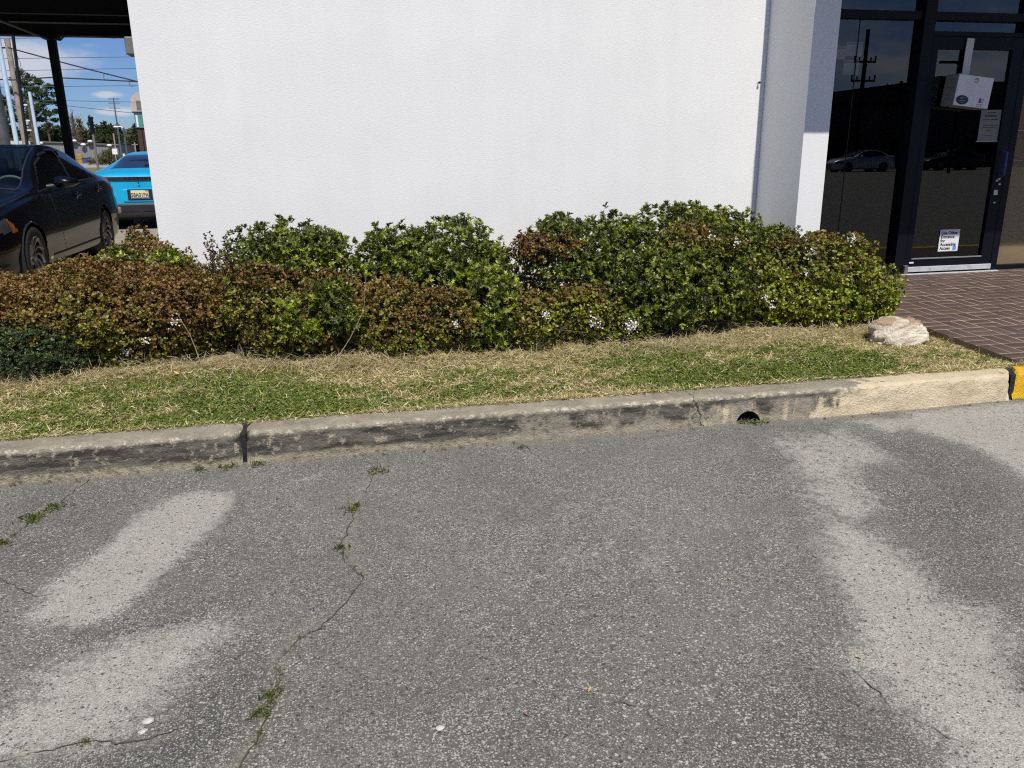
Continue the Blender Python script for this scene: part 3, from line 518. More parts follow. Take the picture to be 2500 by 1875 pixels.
bpart(LB().box(6.30, 6.345, DY0 - .006, DY0, 1.05, 1.10), 'lock_plate', M['steel'], door); bpart(LB().box(6.315, 6.335, DY0 - .006, DY0, .97, .985), 'lock_plate', M['steel'], door)
bpart(LB().box(5.95, 6.30, 6.96, 6.985, 1.16, 1.195), 'push_bar', M['dark_metal'], door)
bpart(LB().box(5.36, 6.47, 6.86, 7.06, .285, .305, bev=.003), 'threshold', M['silver_strip'])
# bronze panel bay
w4 = bpart(LB().box(6.47, 9.2, FY0, FY1, .27, .345).box(6.47, 9.2, FY0 - .002, FY1, 2.63, 2.70), 'panel_window', M['dark_frame'])
pane('pane', 6.47, 9.2, .345, 2.63, 6.965, 'tan_glass', w4); bpart(LB().box(6.47, 9.2, 7.00, 7.02, .345, 2.63), 'blind', M['tan_blind'], w4)
bpart(LB().box(6.47, 9.2, 6.958, 6.964, 1.655, 1.663).box(6.47, 9.2, 6.958, 6.964, 1.375, 1.380), 'glazing_bar', M['clear_lip'], w4)

def text_mesh(s, size, parent, name, mat, mtx, align='LEFT', bold=0.0, sx=1.0):
    cu = bpy.data.curves.new('t', 'FONT'); cu.body = s; cu.size = size; cu.align_x = align; cu.extrude = .0006; cu.offset = bold; cu.space_line = 1.0
    o = bpy.data.objects.new('t', cu); col.objects.link(o); dg = bpy.context.evaluated_depsgraph_get(); dg.update()
    me = bpy.data.meshes.new_from_object(o.evaluated_get(dg)); bpy.data.objects.remove(o); me.transform(Matrix.Diagonal((sx, 1, 1, 1))); me.transform(mtx); me.materials.clear()
    return link(name, me, mat, parent)
FACE = Matrix(((1, 0, 0, 0), (0, 0, -1, 0), (0, 1, 0, 0), (0, 0, 0, 1)))          # text plane -> faces -Y
# accessible entrance notice at the foot of the door glass
sg = thing('entrance_notice', 'small white notice reading Use Other Entrance for Accessible Access low on the door', 'sign', (5.775, 6.922, .51))
MB().box(0, .225, -.004, -.001, 0, .215, bev=.001).build('sign_panel', M['paper'], sg)
for i, (t, c) in enumerate((('Use Other', 'ink'), ('Entrance', 'ink'), ('for', 'ink'), ('Accessible', 'ink'), ('Access', 'ink'))):
    text_mesh(t, .043, sg, 'text_line', M[c], Matrix.Translation((.014, -.0055, .168 - i * .0375)) @ FACE, bold=.0006)
MB().box(.165, .203, -.0062, -.0045, .014, .052).build('access_symbol', M['blue_ink'], sg)
wb = MB().tube([(.180, -.007, .046), (.181, -.007, .034), (.190, -.007, .033), (.195, -.007, .024)], .0020, 6).lathe([(.0024, 0), (.0024, .001)], (.180, -.008, .0485), (0, 1, 0), 10)
wb.tube([(.184 + .009 * math.cos(a), -.007, .026 + .009 * math.sin(a)) for a in np.linspace(2.2, 6.1, 12)], .0015, 6); wb.build('wheelchair_figure', M['paper'], sg)
# hours notice behind glass level with the box
nt = thing('paper_notice', 'grey paper notice with faint printed lines taped to the door glass below the box', 'notice', (6.04, 6.918, 1.56))
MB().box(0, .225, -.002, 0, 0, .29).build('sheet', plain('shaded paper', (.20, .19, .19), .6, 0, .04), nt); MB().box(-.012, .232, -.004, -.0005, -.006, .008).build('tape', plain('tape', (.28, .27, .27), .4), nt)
for i, (xa, xb, z, h) in enumerate(((.07, .165, .258, .010), (.045, .18, .226, .016), (.03, .115, .198, .006), (.125, .19, .196, .011), (.04, .20, .146, .006), (.045, .185, .124, .006), (.08, .145, .098, .006), (.07, .155, .050, .006))):
    lm = MB(); x = xa
    while x < xb: w_ = random.uniform(.008, .022); lm.box(x, min(x + w_, xb), -.0032, -.0022, z, z + h); x += w_ + .004
    lm.build('text_line', M['ink'], nt)
# posters just inside the sidelight
for (x0, x1, z0, z1, lab, c) in ((4.475, 4.575, 2.29, 2.40, 'narrow pale sheet against the sidelight glass next to the white fin', .85), (4.58, 4.745, 2.32, 2.44, 'upper square pale sheet inside the sidelight glass', .9), (4.57, 4.725, 2.16, 2.285, 'lower square pale sheet inside the sidelight glass', .88)):
    po = thing('window_poster', lab, 'poster', (x0, 6.99, z0), group='sheets inside the sidelight glass'); MB().box(0, x1 - x0, 0, .002, 0, z1 - z0).build('sheet', plain('poster paper', (c, c * .94, c * .92), .7), po)
    MB().box(.008, x1 - x0 - .008, -.001, -.0002, z1 - z0 - .022, z1 - z0 - .008).build('heading_band', M['grey_ink'], po)
# drop box hung on the door by a strap
db = thing('drop_box', 'white metal drop box hanging crooked on the glass door from a flat strap', 'drop box', (5.76, 6.895, 2.0))
T = Matrix.Rotation(R(5.5), 4, 'Y')
MB().box(-.19, .19, -.165, -.002, -.138, .138, M=T, bev=.004).build('box_body', M['shaded_box'], db)
MB().box(-.187, .187, -.1695, -.1655, -.134, .134, M=T, bev=.001).build('front_panel', plain('box front', (.70, .72, .74), .45, 0, .04, 9), db)
MB().box(-.022, .055, -.010, -.003, .132, .475, M=Matrix.Rotation(R(1.5), 4, 'Y') @ Matrix.Translation((.0, 0, 0))).build('strap', plain('strap', (.62, .62, .61), .6, 0, .06), db)
ov = MB(); nv = 28
ov.add([T @ Vector((-.105 + .066 * math.cos(2 * math.pi * k / nv), -.1712, -.082 + .040 * math.sin(2 * math.pi * k / nv))) for k in range(nv)], [tuple(range(nv))]); ov.build('oval_emblem', M['ink'], db)
em = MB()
for pts in (((-.135, -.075), (-.118, -.060), (-.104, -.060), (-.122, -.078)), ((-.112, -.075), (-.096, -.057), (-.078, -.058), (-.090, -.070))): em.tube([T @ Vector((x, -.1722, z)) for x, z in pts], .0028, 5)
em.box(-.142, -.070, -.1735, -.172, -.092, -.088, M=T).box(-.130, -.082, -.1735, -.172, -.106, -.103, M=T); em.build('emblem_mark', M['pale_ink'], db)
MB().box(.075, .098, -.1722, -.170, -.092, -.052, M=T).build('red_sticker', M['red_ink'], db)
lt = MB()
for x0, x1, z in ((.105, .128, -.058), (.105, .124, -.070), (.105, .126, -.084), (.060, .130, -.106), (.062, .112, -.124)): lt.box(x0, x1, -.1722, -.170, z - .003, z + .003, M=T)
lt.build('small_print', M['pale_ink'], db)
MB().lathe([(.0001, -.012), (.010, -.012), (.013, -.004), (.022, -.003), (.023, 0)], T @ Vector((.006, -.1695, .095)), (0, 1, 0), 20).build('lock', M['steel'], db)

# ================================================================== shrubs
def half(pts): return np.array(pts, float)
HAW = np.array([(0, 0, 0), (0, .5, 0), (0, 1, -.06), (-.20, .28, .07), (-.36, .62, .12), (-.24, .90, .05), (.20, .28, .07), (.36, .62, .12), (.24, .90, .05)], float)
HAW_F = [(0, 1, 4, 3), (1, 2, 5, 4), (0, 6, 7, 1), (1, 7, 8, 2)]
HOL = np.array([(0, 0, 0), (0, .5, -.03), (0, 1.08, -.12), (-.15, .16, .05), (-.44, .34, .20), (-.20, .50, .07), (-.50, .86, .20), (-.13, .76, .03), (.15, .16, .05), (.44, .34, .20), (.20, .50, .07), (.50, .86, .20), (.13, .76, .03)], float)
HOL[:, 0] *= .74; HOL_F = [(0, 1, 5, 3), (3, 5, 4), (1, 2, 7, 5), (5, 7, 6), (0, 8, 10, 1), (8, 9, 10), (1, 10, 12, 2), (10, 11, 12)]
TINY = np.array([(0, 0, 0), (-.22, .5, .05), (0, 1, 0), (.22, .5, .05)], float); TINY_F = [(0, 3, 2, 1)]
def norm(v): return v / (np.linalg.norm(v, axis=-1, keepdims=True) + 1e-9)
def leaves_mesh(name, P, D, L, size, colr, tmpl, faces, splay=(35, 85), per=6, jitter=1.0, twist=.5):
    """P tips, D tip directions; `per` leaves round each tip."""
    n = len(P); P = np.repeat(P, per, 0); D = norm(np.repeat(D, per, 0)); C = np.repeat(colr, per, 0); N = n * per
    a = np.tile(np.arange(per) * 2 * np.pi / per, n) + np.repeat(rng.uniform(0, 6.28, n), per) + rng.normal(size=N) * .35
    ref = np.where(abs(D[:, 2:3]) < .9, [[0, 0, 1.]], [[1., 0, 0]]); U = norm(np.cross(D, ref)); W = np.cross(D, U)
    rad = U * np.cos(a)[:, None] + W * np.sin(a)[:, None]; sp = np.radians(rng.uniform(*splay, N))[:, None]
    y = norm(D * np.cos(sp) + rad * np.sin(sp) + rng.normal(size=(N, 3)) * .12 * jitter); z = norm(D * np.sin(sp) - rad * np.cos(sp)); x = norm(np.cross(y, z))
    tw = rng.normal(size=N)[:, None] * twist; x, z = x * np.cos(tw) + np.cross(y, x) * np.sin(tw), None; z = np.cross(x, y)
    s = (size * rng.uniform(.65, 1.2, N))[:, None, None]; base = P - D * rng.uniform(0, 1.0, N)[:, None] * size * .8
    T = tmpl[None]; V = base[:, None] + s * (x[:, None] * T[..., 0:1] + y[:, None] * T[..., 1:2] + z[:, None] * T[..., 2:3])
    k = len(tmpl); C = np.clip(C * rng.uniform(.6, 1.4, (N, 1)) * (1 + rng.normal(size=(N, 3)) * .06), 0.002, .9); CC = np.repeat(C, k, 0)
    fl = np.array([i for f in faces for i in f]); ft = np.array([len(f) for f in faces]); loops = (np.arange(N)[:, None] * k + fl).ravel(); tot = np.tile(ft, N); st = np.concatenate([[0], np.cumsum(tot)[:-1]])
    return raw_mesh(name, V.reshape(-1, 3), loops, st, tot, CC)
def lobe_frame(l, z0):
    cx, cy, rx, ry, zt = l; h = zt - z0; return np.array([cx, cy, z0 + .50 * h]), np.array([rx, ry, .50 * h]), .54 * h
def inside(P, l, z0):
    c, r, rd = lobe_frame(l, z0); q = (P - c) / r; q[:, 2] = np.where(P[:, 2] < c[2], (P[:, 2] - c[2]) / rd, q[:, 2]); return np.linalg.norm(np.abs(q) ** 1.0, axis=1)
def sample_tips(lobes, z0, dens, depth=.32, seed=0, lumps=.11):
    Ps = []; Ns = []; Ds = []
    for i, l in enumerate(lobes):
        c, r, rd = lobe_frame(l, z0); area = 4 * np.pi * ((r[0] * r[1]) ** 1.6 / 3 + (r[0] * r[2]) ** 1.6 / 3 + (r[1] * r[2]) ** 1.6 / 3) ** (1 / 1.6) * .8; n = int(area * dens)
        d = norm(rng.normal(size=(n, 3))); d[:, 2] = np.where(d[:, 2] < -.75, -d[:, 2], d[:, 2]); keep = (d[:, 1] < .25) | (rng.random(n) < .6); d = d[keep]
        sq = d * np.where(d[:, 2:3] > 0, 1.0, np.array([.96, .90, 1.0]))
        rr = np.where(d[:, 2:3] < 0, np.array([r[0], r[1], rd]), r); dp = np.where(rng.random(len(d)) < .24, rng.uniform(.3, .72, len(d)), rng.random(len(d)) ** 1.7 * depth)
        surf = c + sq * rr; nz = 1 + vnoise(surf, 5.0, seed + i) * lumps + vnoise(surf, 12, seed + 50 + i) * .075
        P = c + sq * rr * (nz * (1 - dp))[:, None]; nrm = norm(sq / rr)
        ok = (P[:, 2] > z0 + .015) & ~((dp < .16) & (vnoise(P, 15, seed + 80) > .42))
        for j, o in enumerate(lobes):
            if j != i: ok &= inside(P.copy(), o, z0) > .66
        Ps.append(P[ok]); Ns.append(nrm[ok]); Ds.append(dp[ok])
    return np.concatenate(Ps), np.concatenate(Ns), np.concatenate(Ds)
def pal(t, cols):                                  # t in 0..1 -> colour along a list
    cols = np.array(cols); t = np.clip(t, 0, .9999) * (len(cols) - 1); i = t.astype(int); f = (t - i)[:, None]; return cols[i] * (1 - f) + cols[i + 1] * f
OLIVE = [(.090, .100, .014), (.160, .172, .020), (.265, .270, .036)]; COPPER = [(.085, .054, .018), (.15, .080, .025), (.24, .130, .040), (.23, .172, .045)]
HOLLY = [(.052, .068, .013), (.108, .134, .021), (.19, .216, .034), (.33, .345, .070)]; LIME = [(.16, .20, .020), (.28, .33, .030), (.42, .46, .055)]
def shrub(name, label, lobes, kind, z0=.17, red=.5, seed=1, dens=None, leaf=None, flowers=(), sprigs=0, lime=.0, group=None, depth=.32, low_green=.5):
    cx = sum(l[0] for l in lobes) / len(lobes); cy = sum(l[1] for l in lobes) / len(lobes); o = thing(name, label, 'shrub', (cx, cy, z0), group=group); off = np.array([cx, cy, z0])
    holly = kind == 'holly'; P, Nn, dp = sample_tips(lobes, z0, dens or (780 if holly else 1650), depth, seed); n = len(P); ztop = max(l[4] for l in lobes)
    D = norm(Nn * .75 + np.array([0, -.05, .55]) + rng.normal(size=(n, 3)) * .38)
    out = (rng.random(n) < .10) & (dp < .12); P = P + np.where(out, rng.uniform(.015, .06, n), 0)[:, None] * D     # stray shoots
    hh = (P[:, 2] - z0) / (ztop - z0)
    if holly:
        t = .40 + vnoise(P, 3, seed + 7) * .20 + rng.normal(size=n) * .26; C = pal(t, HOLLY); k = rng.random(n) < lime * (1 + vnoise(P, 3, seed + 3)); C[k] = pal(rng.random(k.sum()), LIME)
        me = leaves_mesh('foliage', P - off, D, None, leaf or .037, C, HOL, HOL_F, (28, 80), 7); mat = M['leaf_gloss']
    elif kind == 'fine':
        C = pal(rng.random(n), [(.035, .055, .018), (.055, .085, .026), (.085, .11, .04)]); me = leaves_mesh('foliage', P - off, D, None, leaf or .020, C, TINY, TINY_F, (30, 90), 9); mat = M['leaf']
    else:
        pr = red + (hh - low_green) * .85 * (red > .05) + vnoise(P, 3.6, seed + 9) * .34 + vnoise(P, 11, seed + 33) * .14; f = np.clip(pr + rng.normal(size=n) * .24, 0, 1)[:, None]; f = f * f * (3 - 2 * f); isr = f[:, 0] > .5
        C = pal(.40 + vnoise(P, 4, seed + 2) * .3 + rng.normal(size=n) * .2, OLIVE) * (1 - f) + pal(rng.random(n) * .6 + .2 + vnoise(P, 6, seed + 4) * .25, COPPER) * f; k = rng.random(n) < lime * (1 - hh) * 1.3; k &= ~isr; C[k] = C[k] * .5 + pal(rng.random(k.sum()), LIME) * .5
        k = rng.random(n) < .0014; C[k] = (.30, .045, .035); k = rng.random(n) < .012; C[k] = (.26, .20, .04)
        me = leaves_mesh('foliage', P - off, D, None, leaf or .0225, C, HAW, HAW_F, (25, 80), 6); mat = M['leaf']
    tag(link('foliage', me, mat, o), kind='stuff')
    st = MB(); nst = max(5, int(38 * sum(l[2] for l in lobes)))
    for i in range(nst):
        l = lobes[i % len(lobes)]; b = Vector((l[0] + random.gauss(0, l[2] * .25), l[1] + random.gauss(0, l[3] * .25), z0 - .02)); e = Vector(P[random.randrange(n)]); m_ = (b + e) / 2 + Vector((random.gauss(0, .05), random.gauss(0, .05), .05))
        e = b + (e - b) * .96; st.tube([b - Vector(off), (b + m_) / 2 - Vector(off), m_ - Vector(off), e - Vector(off)], [.007, .006, .0045, .002], 4, caps=False)
        for _ in range(2):
            q = m_ + Vector((random.gauss(0, .10), random.gauss(0, .10), abs(random.gauss(.08, .06)))); st.tube([m_ - Vector(off), q - Vector(off)], [.003, .0015], 3, caps=False)
    st.build('stems', M['twig'], o)
    if sprigs:
        sp = MB(); SP = []; SD = []
        front = max(lobes, key=lambda l: l[4]); 
        for i in range(sprigs):
            b = Vector((front[0] - front[2] * random.uniform(.35, 1.1), front[1] + random.uniform(-.1, .15), front[4] - random.uniform(.05, .2))); e = b + Vector((random.gauss(-.05, .05), random.gauss(0, .04), random.uniform(.12, .30))); sp.tube([b - Vector(off), (b + e) / 2 - Vector(off) + Vector((.012, 0, 0)), e - Vector(off)], [.003, .0025, .0015], 4, caps=False)
            for k in range(7): f = .3 + .7 * k / 6; SP.append(np.array(b + (e - b) * f) - off); SD.append((random.gauss(0, .5), random.gauss(0, .5), .8))
        g2 = sp.build('tall_sprig', M['twig'], o); C = np.tile([(.13, .080, .045)], (len(SP), 1)); link('sprig_leaves', leaves_mesh('sprig_leaves', np.array(SP), np.array(SD), None, .024, C, HAW, HAW_F, (20, 70), 3), M['leaf'], g2)['kind'] = 'stuff'
    for (fx, fz, r_) in flowers:                    # white blossom heads on the face towards the lot
        sel = np.where((abs(P[:, 0] - fx) < .12) & (abs(P[:, 2] - fz) < .10))[0]
        if not len(sel): continue
        c0 = Vector(P[sel[np.argmin(P[sel, 1])]]) + Vector((0, -.015, .01)); fm = MB()
        for i in range(int(12 + r_ * 430)):
            d = Vector((random.gauss(0, 1), random.gauss(-.5, .7), random.gauss(.4, .8))).normalized(); c = c0 + Vector((random.gauss(0, r_ * .8), random.gauss(0, r_ * .4), random.gauss(0, r_ * .7))); u = d.orthogonal().normalized(); w = d.cross(u)
            for k in range(5):
                a = k * 1.2566 + i; r1 = u * math.cos(a) + w * math.sin(a); r2 = u * math.cos(a + .55) + w * math.sin(a + .55); r0 = u * math.cos(a - .55) + w * math.sin(a - .55)
                fm.add([c - Vector(off), c + r0 * .004 + d * .001 - Vector(off), c + r1 * .0075 + d * .002 - Vector(off), c + r2 * .004 + d * .001 - Vector(off)], [(0, 1, 2, 3)])
        fm.build('flower_cluster', M['petal'], o)
    return o
SH = [
 ('hawthorn_shrub', 'wide copper leaved shrub in front of the black sedan, cut off by the photo edge', [(-2.95, 6.05, .62, .8, .70), (-2.30, 5.98, .56, .78, .73), (-1.98, 5.72, .36, .52, .60)], 'haw', dict(red=.74, seed=11, lime=.1)),
 ('hawthorn_shrub', 'large low copper brown shrub between the dark green bush and the wall corner', [(-1.58, 5.92, .52, .74, .83), (-1.22, 5.84, .40, .62, .76), (-1.45, 5.62, .42, .44, .56), (-1.00, 5.78, .22, .40, .60)], 'haw', dict(red=.66, seed=12, lime=.2, flowers=[(-1.22, .40, .02), (-1.02, .40, .03), (-1.52, .26, .02)])),
 ('hawthorn_shrub', 'brown shrub rising behind the hedge beside the bottom of the white wall corner', [(-1.95, 6.70, .5, .5, .79), (-1.54, 6.62, .42, .46, .88), (-1.14, 6.58, .30, .34, .68)], 'haw', dict(red=.72, seed=13)),
 ('holly_shrub', 'small bright green spiny sprout growing through the copper shrubs near the wall corner', [(-1.60, 6.20, .22, .2, .86), (-1.30, 6.18, .20, .2, .86)], 'holly', dict(seed=14, z0=.4, lime=.45, leaf=.042)),
 ('corner_shrub', 'olive shrub squeezed against the outer corner of the white wall, below the turquoise car', [(-1.68, 7.2, .17, .24, .92), (-1.84, 7.1, .2, .25, .70)], 'haw', dict(red=.22, seed=15, z0=.2)),
 ('dark_bush', 'dark green fine leaved bush low at the foot of the copper shrubs', [(-2.04, 5.30, .32, .24, .52), (-1.80, 5.32, .20, .18, .42)], 'fine', dict(seed=16, dens=2600)),
 ('holly_shrub', 'rounded green holly with bare reddish sprigs, nearest of the hollies to the wall corner', [(-.50, 6.15, .44, .52, 1.06), (-.16, 6.08, .30, .45, .95), (-.48, 5.85, .34, .3, .84)], 'holly', dict(seed=17, lime=.08)),
 ('hawthorn_shrub', 'brown leaved shrub with tall thin sprigs in front of the smallest holly', [(-.56, 5.70, .36, .48, .78), (-.16, 5.62, .34, .46, .74), (-.72, 5.98, .26, .3, .80), (-.36, 5.46, .36, .28, .50)], 'haw', dict(red=.62, seed=18, lime=.5, sprigs=15, flowers=[(-.05, .42, .025)])),
 ('holly_shrub', 'yellow green holly sprout sticking out of the brown shrub above the dry grass', [(-.14, 5.30, .17, .13, .74), (-.05, 5.26, .15, .12, .56)], 'holly', dict(seed=19, z0=.36, lime=.75, leaf=.046)),
 ('holly_shrub', 'little lime holly tuft low in the brown shrub', [(-.40, 5.22, .09, .08, .58), (-.27, 5.2, .08, .07, .46)], 'holly', dict(seed=20, z0=.34, lime=.8, leaf=.042)),
 ('holly_shrub', 'domed green holly against the middle of the white wall', [(.32, 6.06, .36, .5, .98), (.76, 6.06, .42, .52, 1.0), (1.08, 5.98, .20, .36, .84), (.50, 5.74, .40, .36, .84), (.84, 5.72, .28, .30, .76)], 'holly', dict(seed=21, lime=.10)),
 ('hawthorn_shrub', 'brown and olive shrub with glossy round leaves below the domed middle holly', [(.26, 5.48, .36, .40, .66), (.62, 5.40, .34, .36, .62), (.42, 5.26, .34, .2, .40)], 'haw', dict(red=.55, seed=22, lime=.5, flowers=[(.68, .50, .02)])),
 ('holly_shrub', 'low green holly clump in the gap between the two brown front shrubs', [(1.00, 5.46, .26, .32, .70), (.95, 5.26, .18, .18, .48)], 'holly', dict(seed=23, lime=.25, leaf=.044)),
 ('hawthorn_shrub', 'olive shrub with white blossom in front of the biggest holly', [(1.24, 5.38, .32, .36, .56), (1.62, 5.44, .32, .36, .60), (1.94, 5.36, .20, .24, .42)], 'haw', dict(red=.36, seed=24, lime=.7, low_green=.6, flowers=[(1.33, .52, .02), (1.70, .42, .035), (1.78, .33, .03), (1.86, .36, .035), (1.95, .38, .04), (1.98, .31, .03), (1.72, .28, .03)])),
 ('holly_shrub', 'biggest green holly, tall and broad, next to the grey fin wall', [(1.62, 6.05, .34, .46, 1.03), (2.08, 5.98, .46, .5, 1.03), (2.62, 6.05, .48, .55, 1.10), (2.28, 5.58, .46, .46, .88), (2.74, 5.56, .34, .40, .72), (1.78, 5.72, .34, .36, .80), (2.2, 5.40, .36, .28, .56)], 'holly', dict(seed=25, lime=.10)),
 ('hawthorn_shrub', 'small rusty brown shrub showing in the dip beside the biggest holly', [(1.36, 5.80, .19, .15, .92), (1.58, 5.74, .15, .12, .92)], 'haw', dict(red=.85, seed=26, z0=.70)),
 ('hawthorn_shrub', 'small olive brown shrub with blossom poking out of the top of the biggest holly', [(2.50, 5.62, .26, .2, .98), (2.80, 5.62, .22, .18, .90)], 'haw', dict(red=.30, seed=27, z0=.66, flowers=[(2.62, .98, .02), (2.85, .86, .025)])),
 ('holly_shrub', 'dark green holly at the base of the fin wall behind the blossom shrub', [(3.12, 6.20, .40, .45, 1.03), (3.50, 6.12, .30, .32, .88)], 'holly', dict(seed=28, lime=.06)),
 ('hawthorn_shrub', 'olive and red tinged shrub beside the brick path and above the pale boulder', [(3.20, 5.62, .32, .40, .66), (3.68, 5.72, .46, .50, .88), (4.02, 5.66, .30, .42, .64), (3.55, 5.46, .42, .30, .52), (3.92, 5.44, .28, .24, .44)], 'haw', dict(red=.24, seed=29, lime=1.2, low_green=.68, leaf=.029, dens=1150, flowers=[(3.36, .80, .035), (3.84, .86, .025), (2.98, .38, .03), (2.95, .30, .025)])),
]
for nm, lab, lobes, kind, kw in SH: shrub(nm, lab, lobes, kind, **kw)
for (x, y, lab, pts) in ((-.98, 5.16, 'bare pale stalk leaning out of the copper shrub towards the grass', [(.03, 0, .0), (0, .02, .13), (-.03, .05, .22), (-.10, .09, .36)]), (-.02, 5.12, 'long bent brown stalk leaning across the brown shrub below the lime holly sprout', [(-.12, -.02, 0), (0, .02, .16), (.10, .02, .34), (.13, .03, .58)])):
    z = float(lawn_z(np.array([x]), np.array([y]))[0]); o = MB().tube(pts, [.0035, .0028, .002, .0015][:len(pts)], 5).build('bare_stalk', M['straw_twig']); o.location = (x, y, z); tag(o, lab, 'stalk')

# ================================================================== grass
def blades(name, n, gen, mat, kind='stuff'):
    P, D, Lh, Wd, C = gen(n); n = len(P); D = norm(D); side = norm(np.cross(D, np.array([0, 0, 1.]) + rng.normal(size=(n, 3)) * .3)); bend = rng.normal(size=(n, 3)) * .25; bend[:, 2] -= .25
    p0 = P; p1 = P + D * (Lh * .5)[:, None]; p2 = P + (D + bend * .8) * Lh[:, None]; w = Wd[:, None]
    V = np.stack([p0 - side * w * .5, p0 + side * w * .5, p1 - side * w * .42, p1 + side * w * .42, p2], 1).reshape(-1, 3); b = np.arange(n)[:, None] * 5
    loops = (b + np.array([0, 1, 3, 2, 2, 3, 4])).ravel(); tot = np.tile([4, 3], n); st = np.concatenate([[0], np.cumsum(tot)[:-1]])
    return tag(link(name, raw_mesh(name, V, loops, st, tot, np.repeat(C, 5, 0)), mat), kind=kind)
def green_amount(x, y):
    p = np.c_[x, y, 0 * x]; band = np.exp(-((y - (4.42 + .04 * np.sin(x * 2.1))) / .36) ** 2) - .40 * np.clip((y - 4.90) / .3, 0, 1.2)
    loc = .45 * np.exp(-(((x + .75) / .35) ** 2 + ((y - 4.95) / .3) ** 2)) - .55 * np.exp(-(((x + 1.4) / .5) ** 2 + ((y - 4.55) / .22) ** 2)) - .35 * np.exp(-(((x - 2.2) / .4) ** 2 + ((y - 4.62) / .2) ** 2)) - .25 * np.clip((x - 3.3) / .3, 0, 1)
    g_ = np.clip(.24 + .58 * band + loc + vnoise(p, 5.0, 41) * .70 + vnoise(p, 13, 42) * .40, 0, 1)
    return g_ * g_ * (3 - 2 * g_)
def straw_gen(n):
    x = rng.uniform(-3.2, 4.19, n); y = 4.088 + rng.beta(1.05, 1.5, n) * 1.28; g = green_amount(x, y); k = rng.random(n) > g * .74; x, y = x[k], y[k]; n = len(x)
    D = rng.normal(size=(n, 3)); D[:, 2] = np.abs(D[:, 2]) * .16 + .02 + .35 * (rng.random(n) < .12); t = rng.random(n)
    C = pal(t, [(.12, .085, .04), (.44, .34, .17), (.70, .58, .32), (.86, .75, .49)]); k = rng.random(n) < .2; C[k] = pal(rng.random(k.sum()), [(.20, .22, .05), (.33, .33, .10)])
    L = rng.uniform(.018, .065, n); L[y > 4.95] *= 1.2
    return np.c_[x, y, np.where(y < 4.13, np.maximum(.166, lawn_z(x, y)), lawn_z(x, y)) + rng.uniform(0, .018, n)], D, L, rng.uniform(.0025, .0052, n), C
def green_gen(n):
    x = rng.uniform(-3.2, 4.19, n); y = 4.105 + rng.beta(1.2, 1.7, n) * 1.1; g = green_amount(x, y); k = rng.random(n) < g; x, y = x[k], y[k]; n = len(x)
    D = rng.normal(size=(n, 3)) * .6; D[:, 2] = rng.uniform(.25, 1, n); C = pal(rng.random(n), [(.070, .098, .018), (.135, .175, .028), (.22, .262, .046), (.35, .37, .09)])
    return np.c_[x, y, lawn_z(x, y)], D, rng.uniform(.015, .042, n), rng.uniform(.003, .007, n), C
blades('dry_grass', 150000, straw_gen, M['grass']); blades('green_grass', 170000, green_gen, M['grass'])
def clover_gen():
    n = 30000; x = rng.uniform(-3.2, 4.15, n); y = 4.12 + rng.beta(1.2, 2.0, n) * .95; k = rng.random(n) < green_amount(x, y) ** 1.3; x, y = x[k], y[k]; n = len(x)
    P = np.c_[x, y, lawn_z(x, y) + rng.uniform(.010, .028, n)]; D = norm(rng.normal(size=(n, 3)) * .35 + [0, -.1, 1]); C = pal(rng.random(n), [(.070, .105, .018), (.13, .18, .028), (.21, .26, .045)])
    tag(link('clover_foliage', leaves_mesh('clover_foliage', P, D, None, .013, C, np.array([(0, 0, 0), (-.45, .6, .05), (0, 1, 0), (.45, .6, .05)]), [(0, 3, 2, 1)], (60, 88), 3), M['grass']), kind='stuff')
clover_gen()
def tuft_gen(n):                                   # longer dead stalks heaped along the foot of the hedge
    x = rng.uniform(-3, 4.15, n); c = np.interp(x, [-2.1, -1.5, -.86, -.4, .4, 1.0, 2.0, 2.8, 3.3, 4.2], [5.20, 5.20, 5.34, 5.2, 5.05, 4.98, 5.05, 5.12, 5.1, 5.2]); y = c + rng.normal(size=n) * .10 - .06
    w = np.clip(.35 + .9 * np.exp(-((x - 2.35) / .4) ** 2) + .7 * np.exp(-((x + .05) / .2) ** 2) + .5 * np.exp(-((x - 3.75) / .3) ** 2) + vnoise(np.c_[x, y, 0 * x], 5, 44) * .3, .05, 1); k = rng.random(n) < w; x, y = x[k], y[k]; n = len(x)
    D = rng.normal(size=(n, 3)); D[:, 2] = np.abs(D[:, 2]) * .35 + .04; C = pal(rng.random(n), [(.24, .19, .10), (.46, .38, .22), (.66, .56, .36), (.24, .24, .10)])
    return np.c_[x, y, lawn_z(x, y) + rng.random(n) * .05], D, rng.uniform(.05, .13, n), rng.uniform(.0018, .0032, n), C
blades('dead_grass', 15000, tuft_gen, M['grass'])

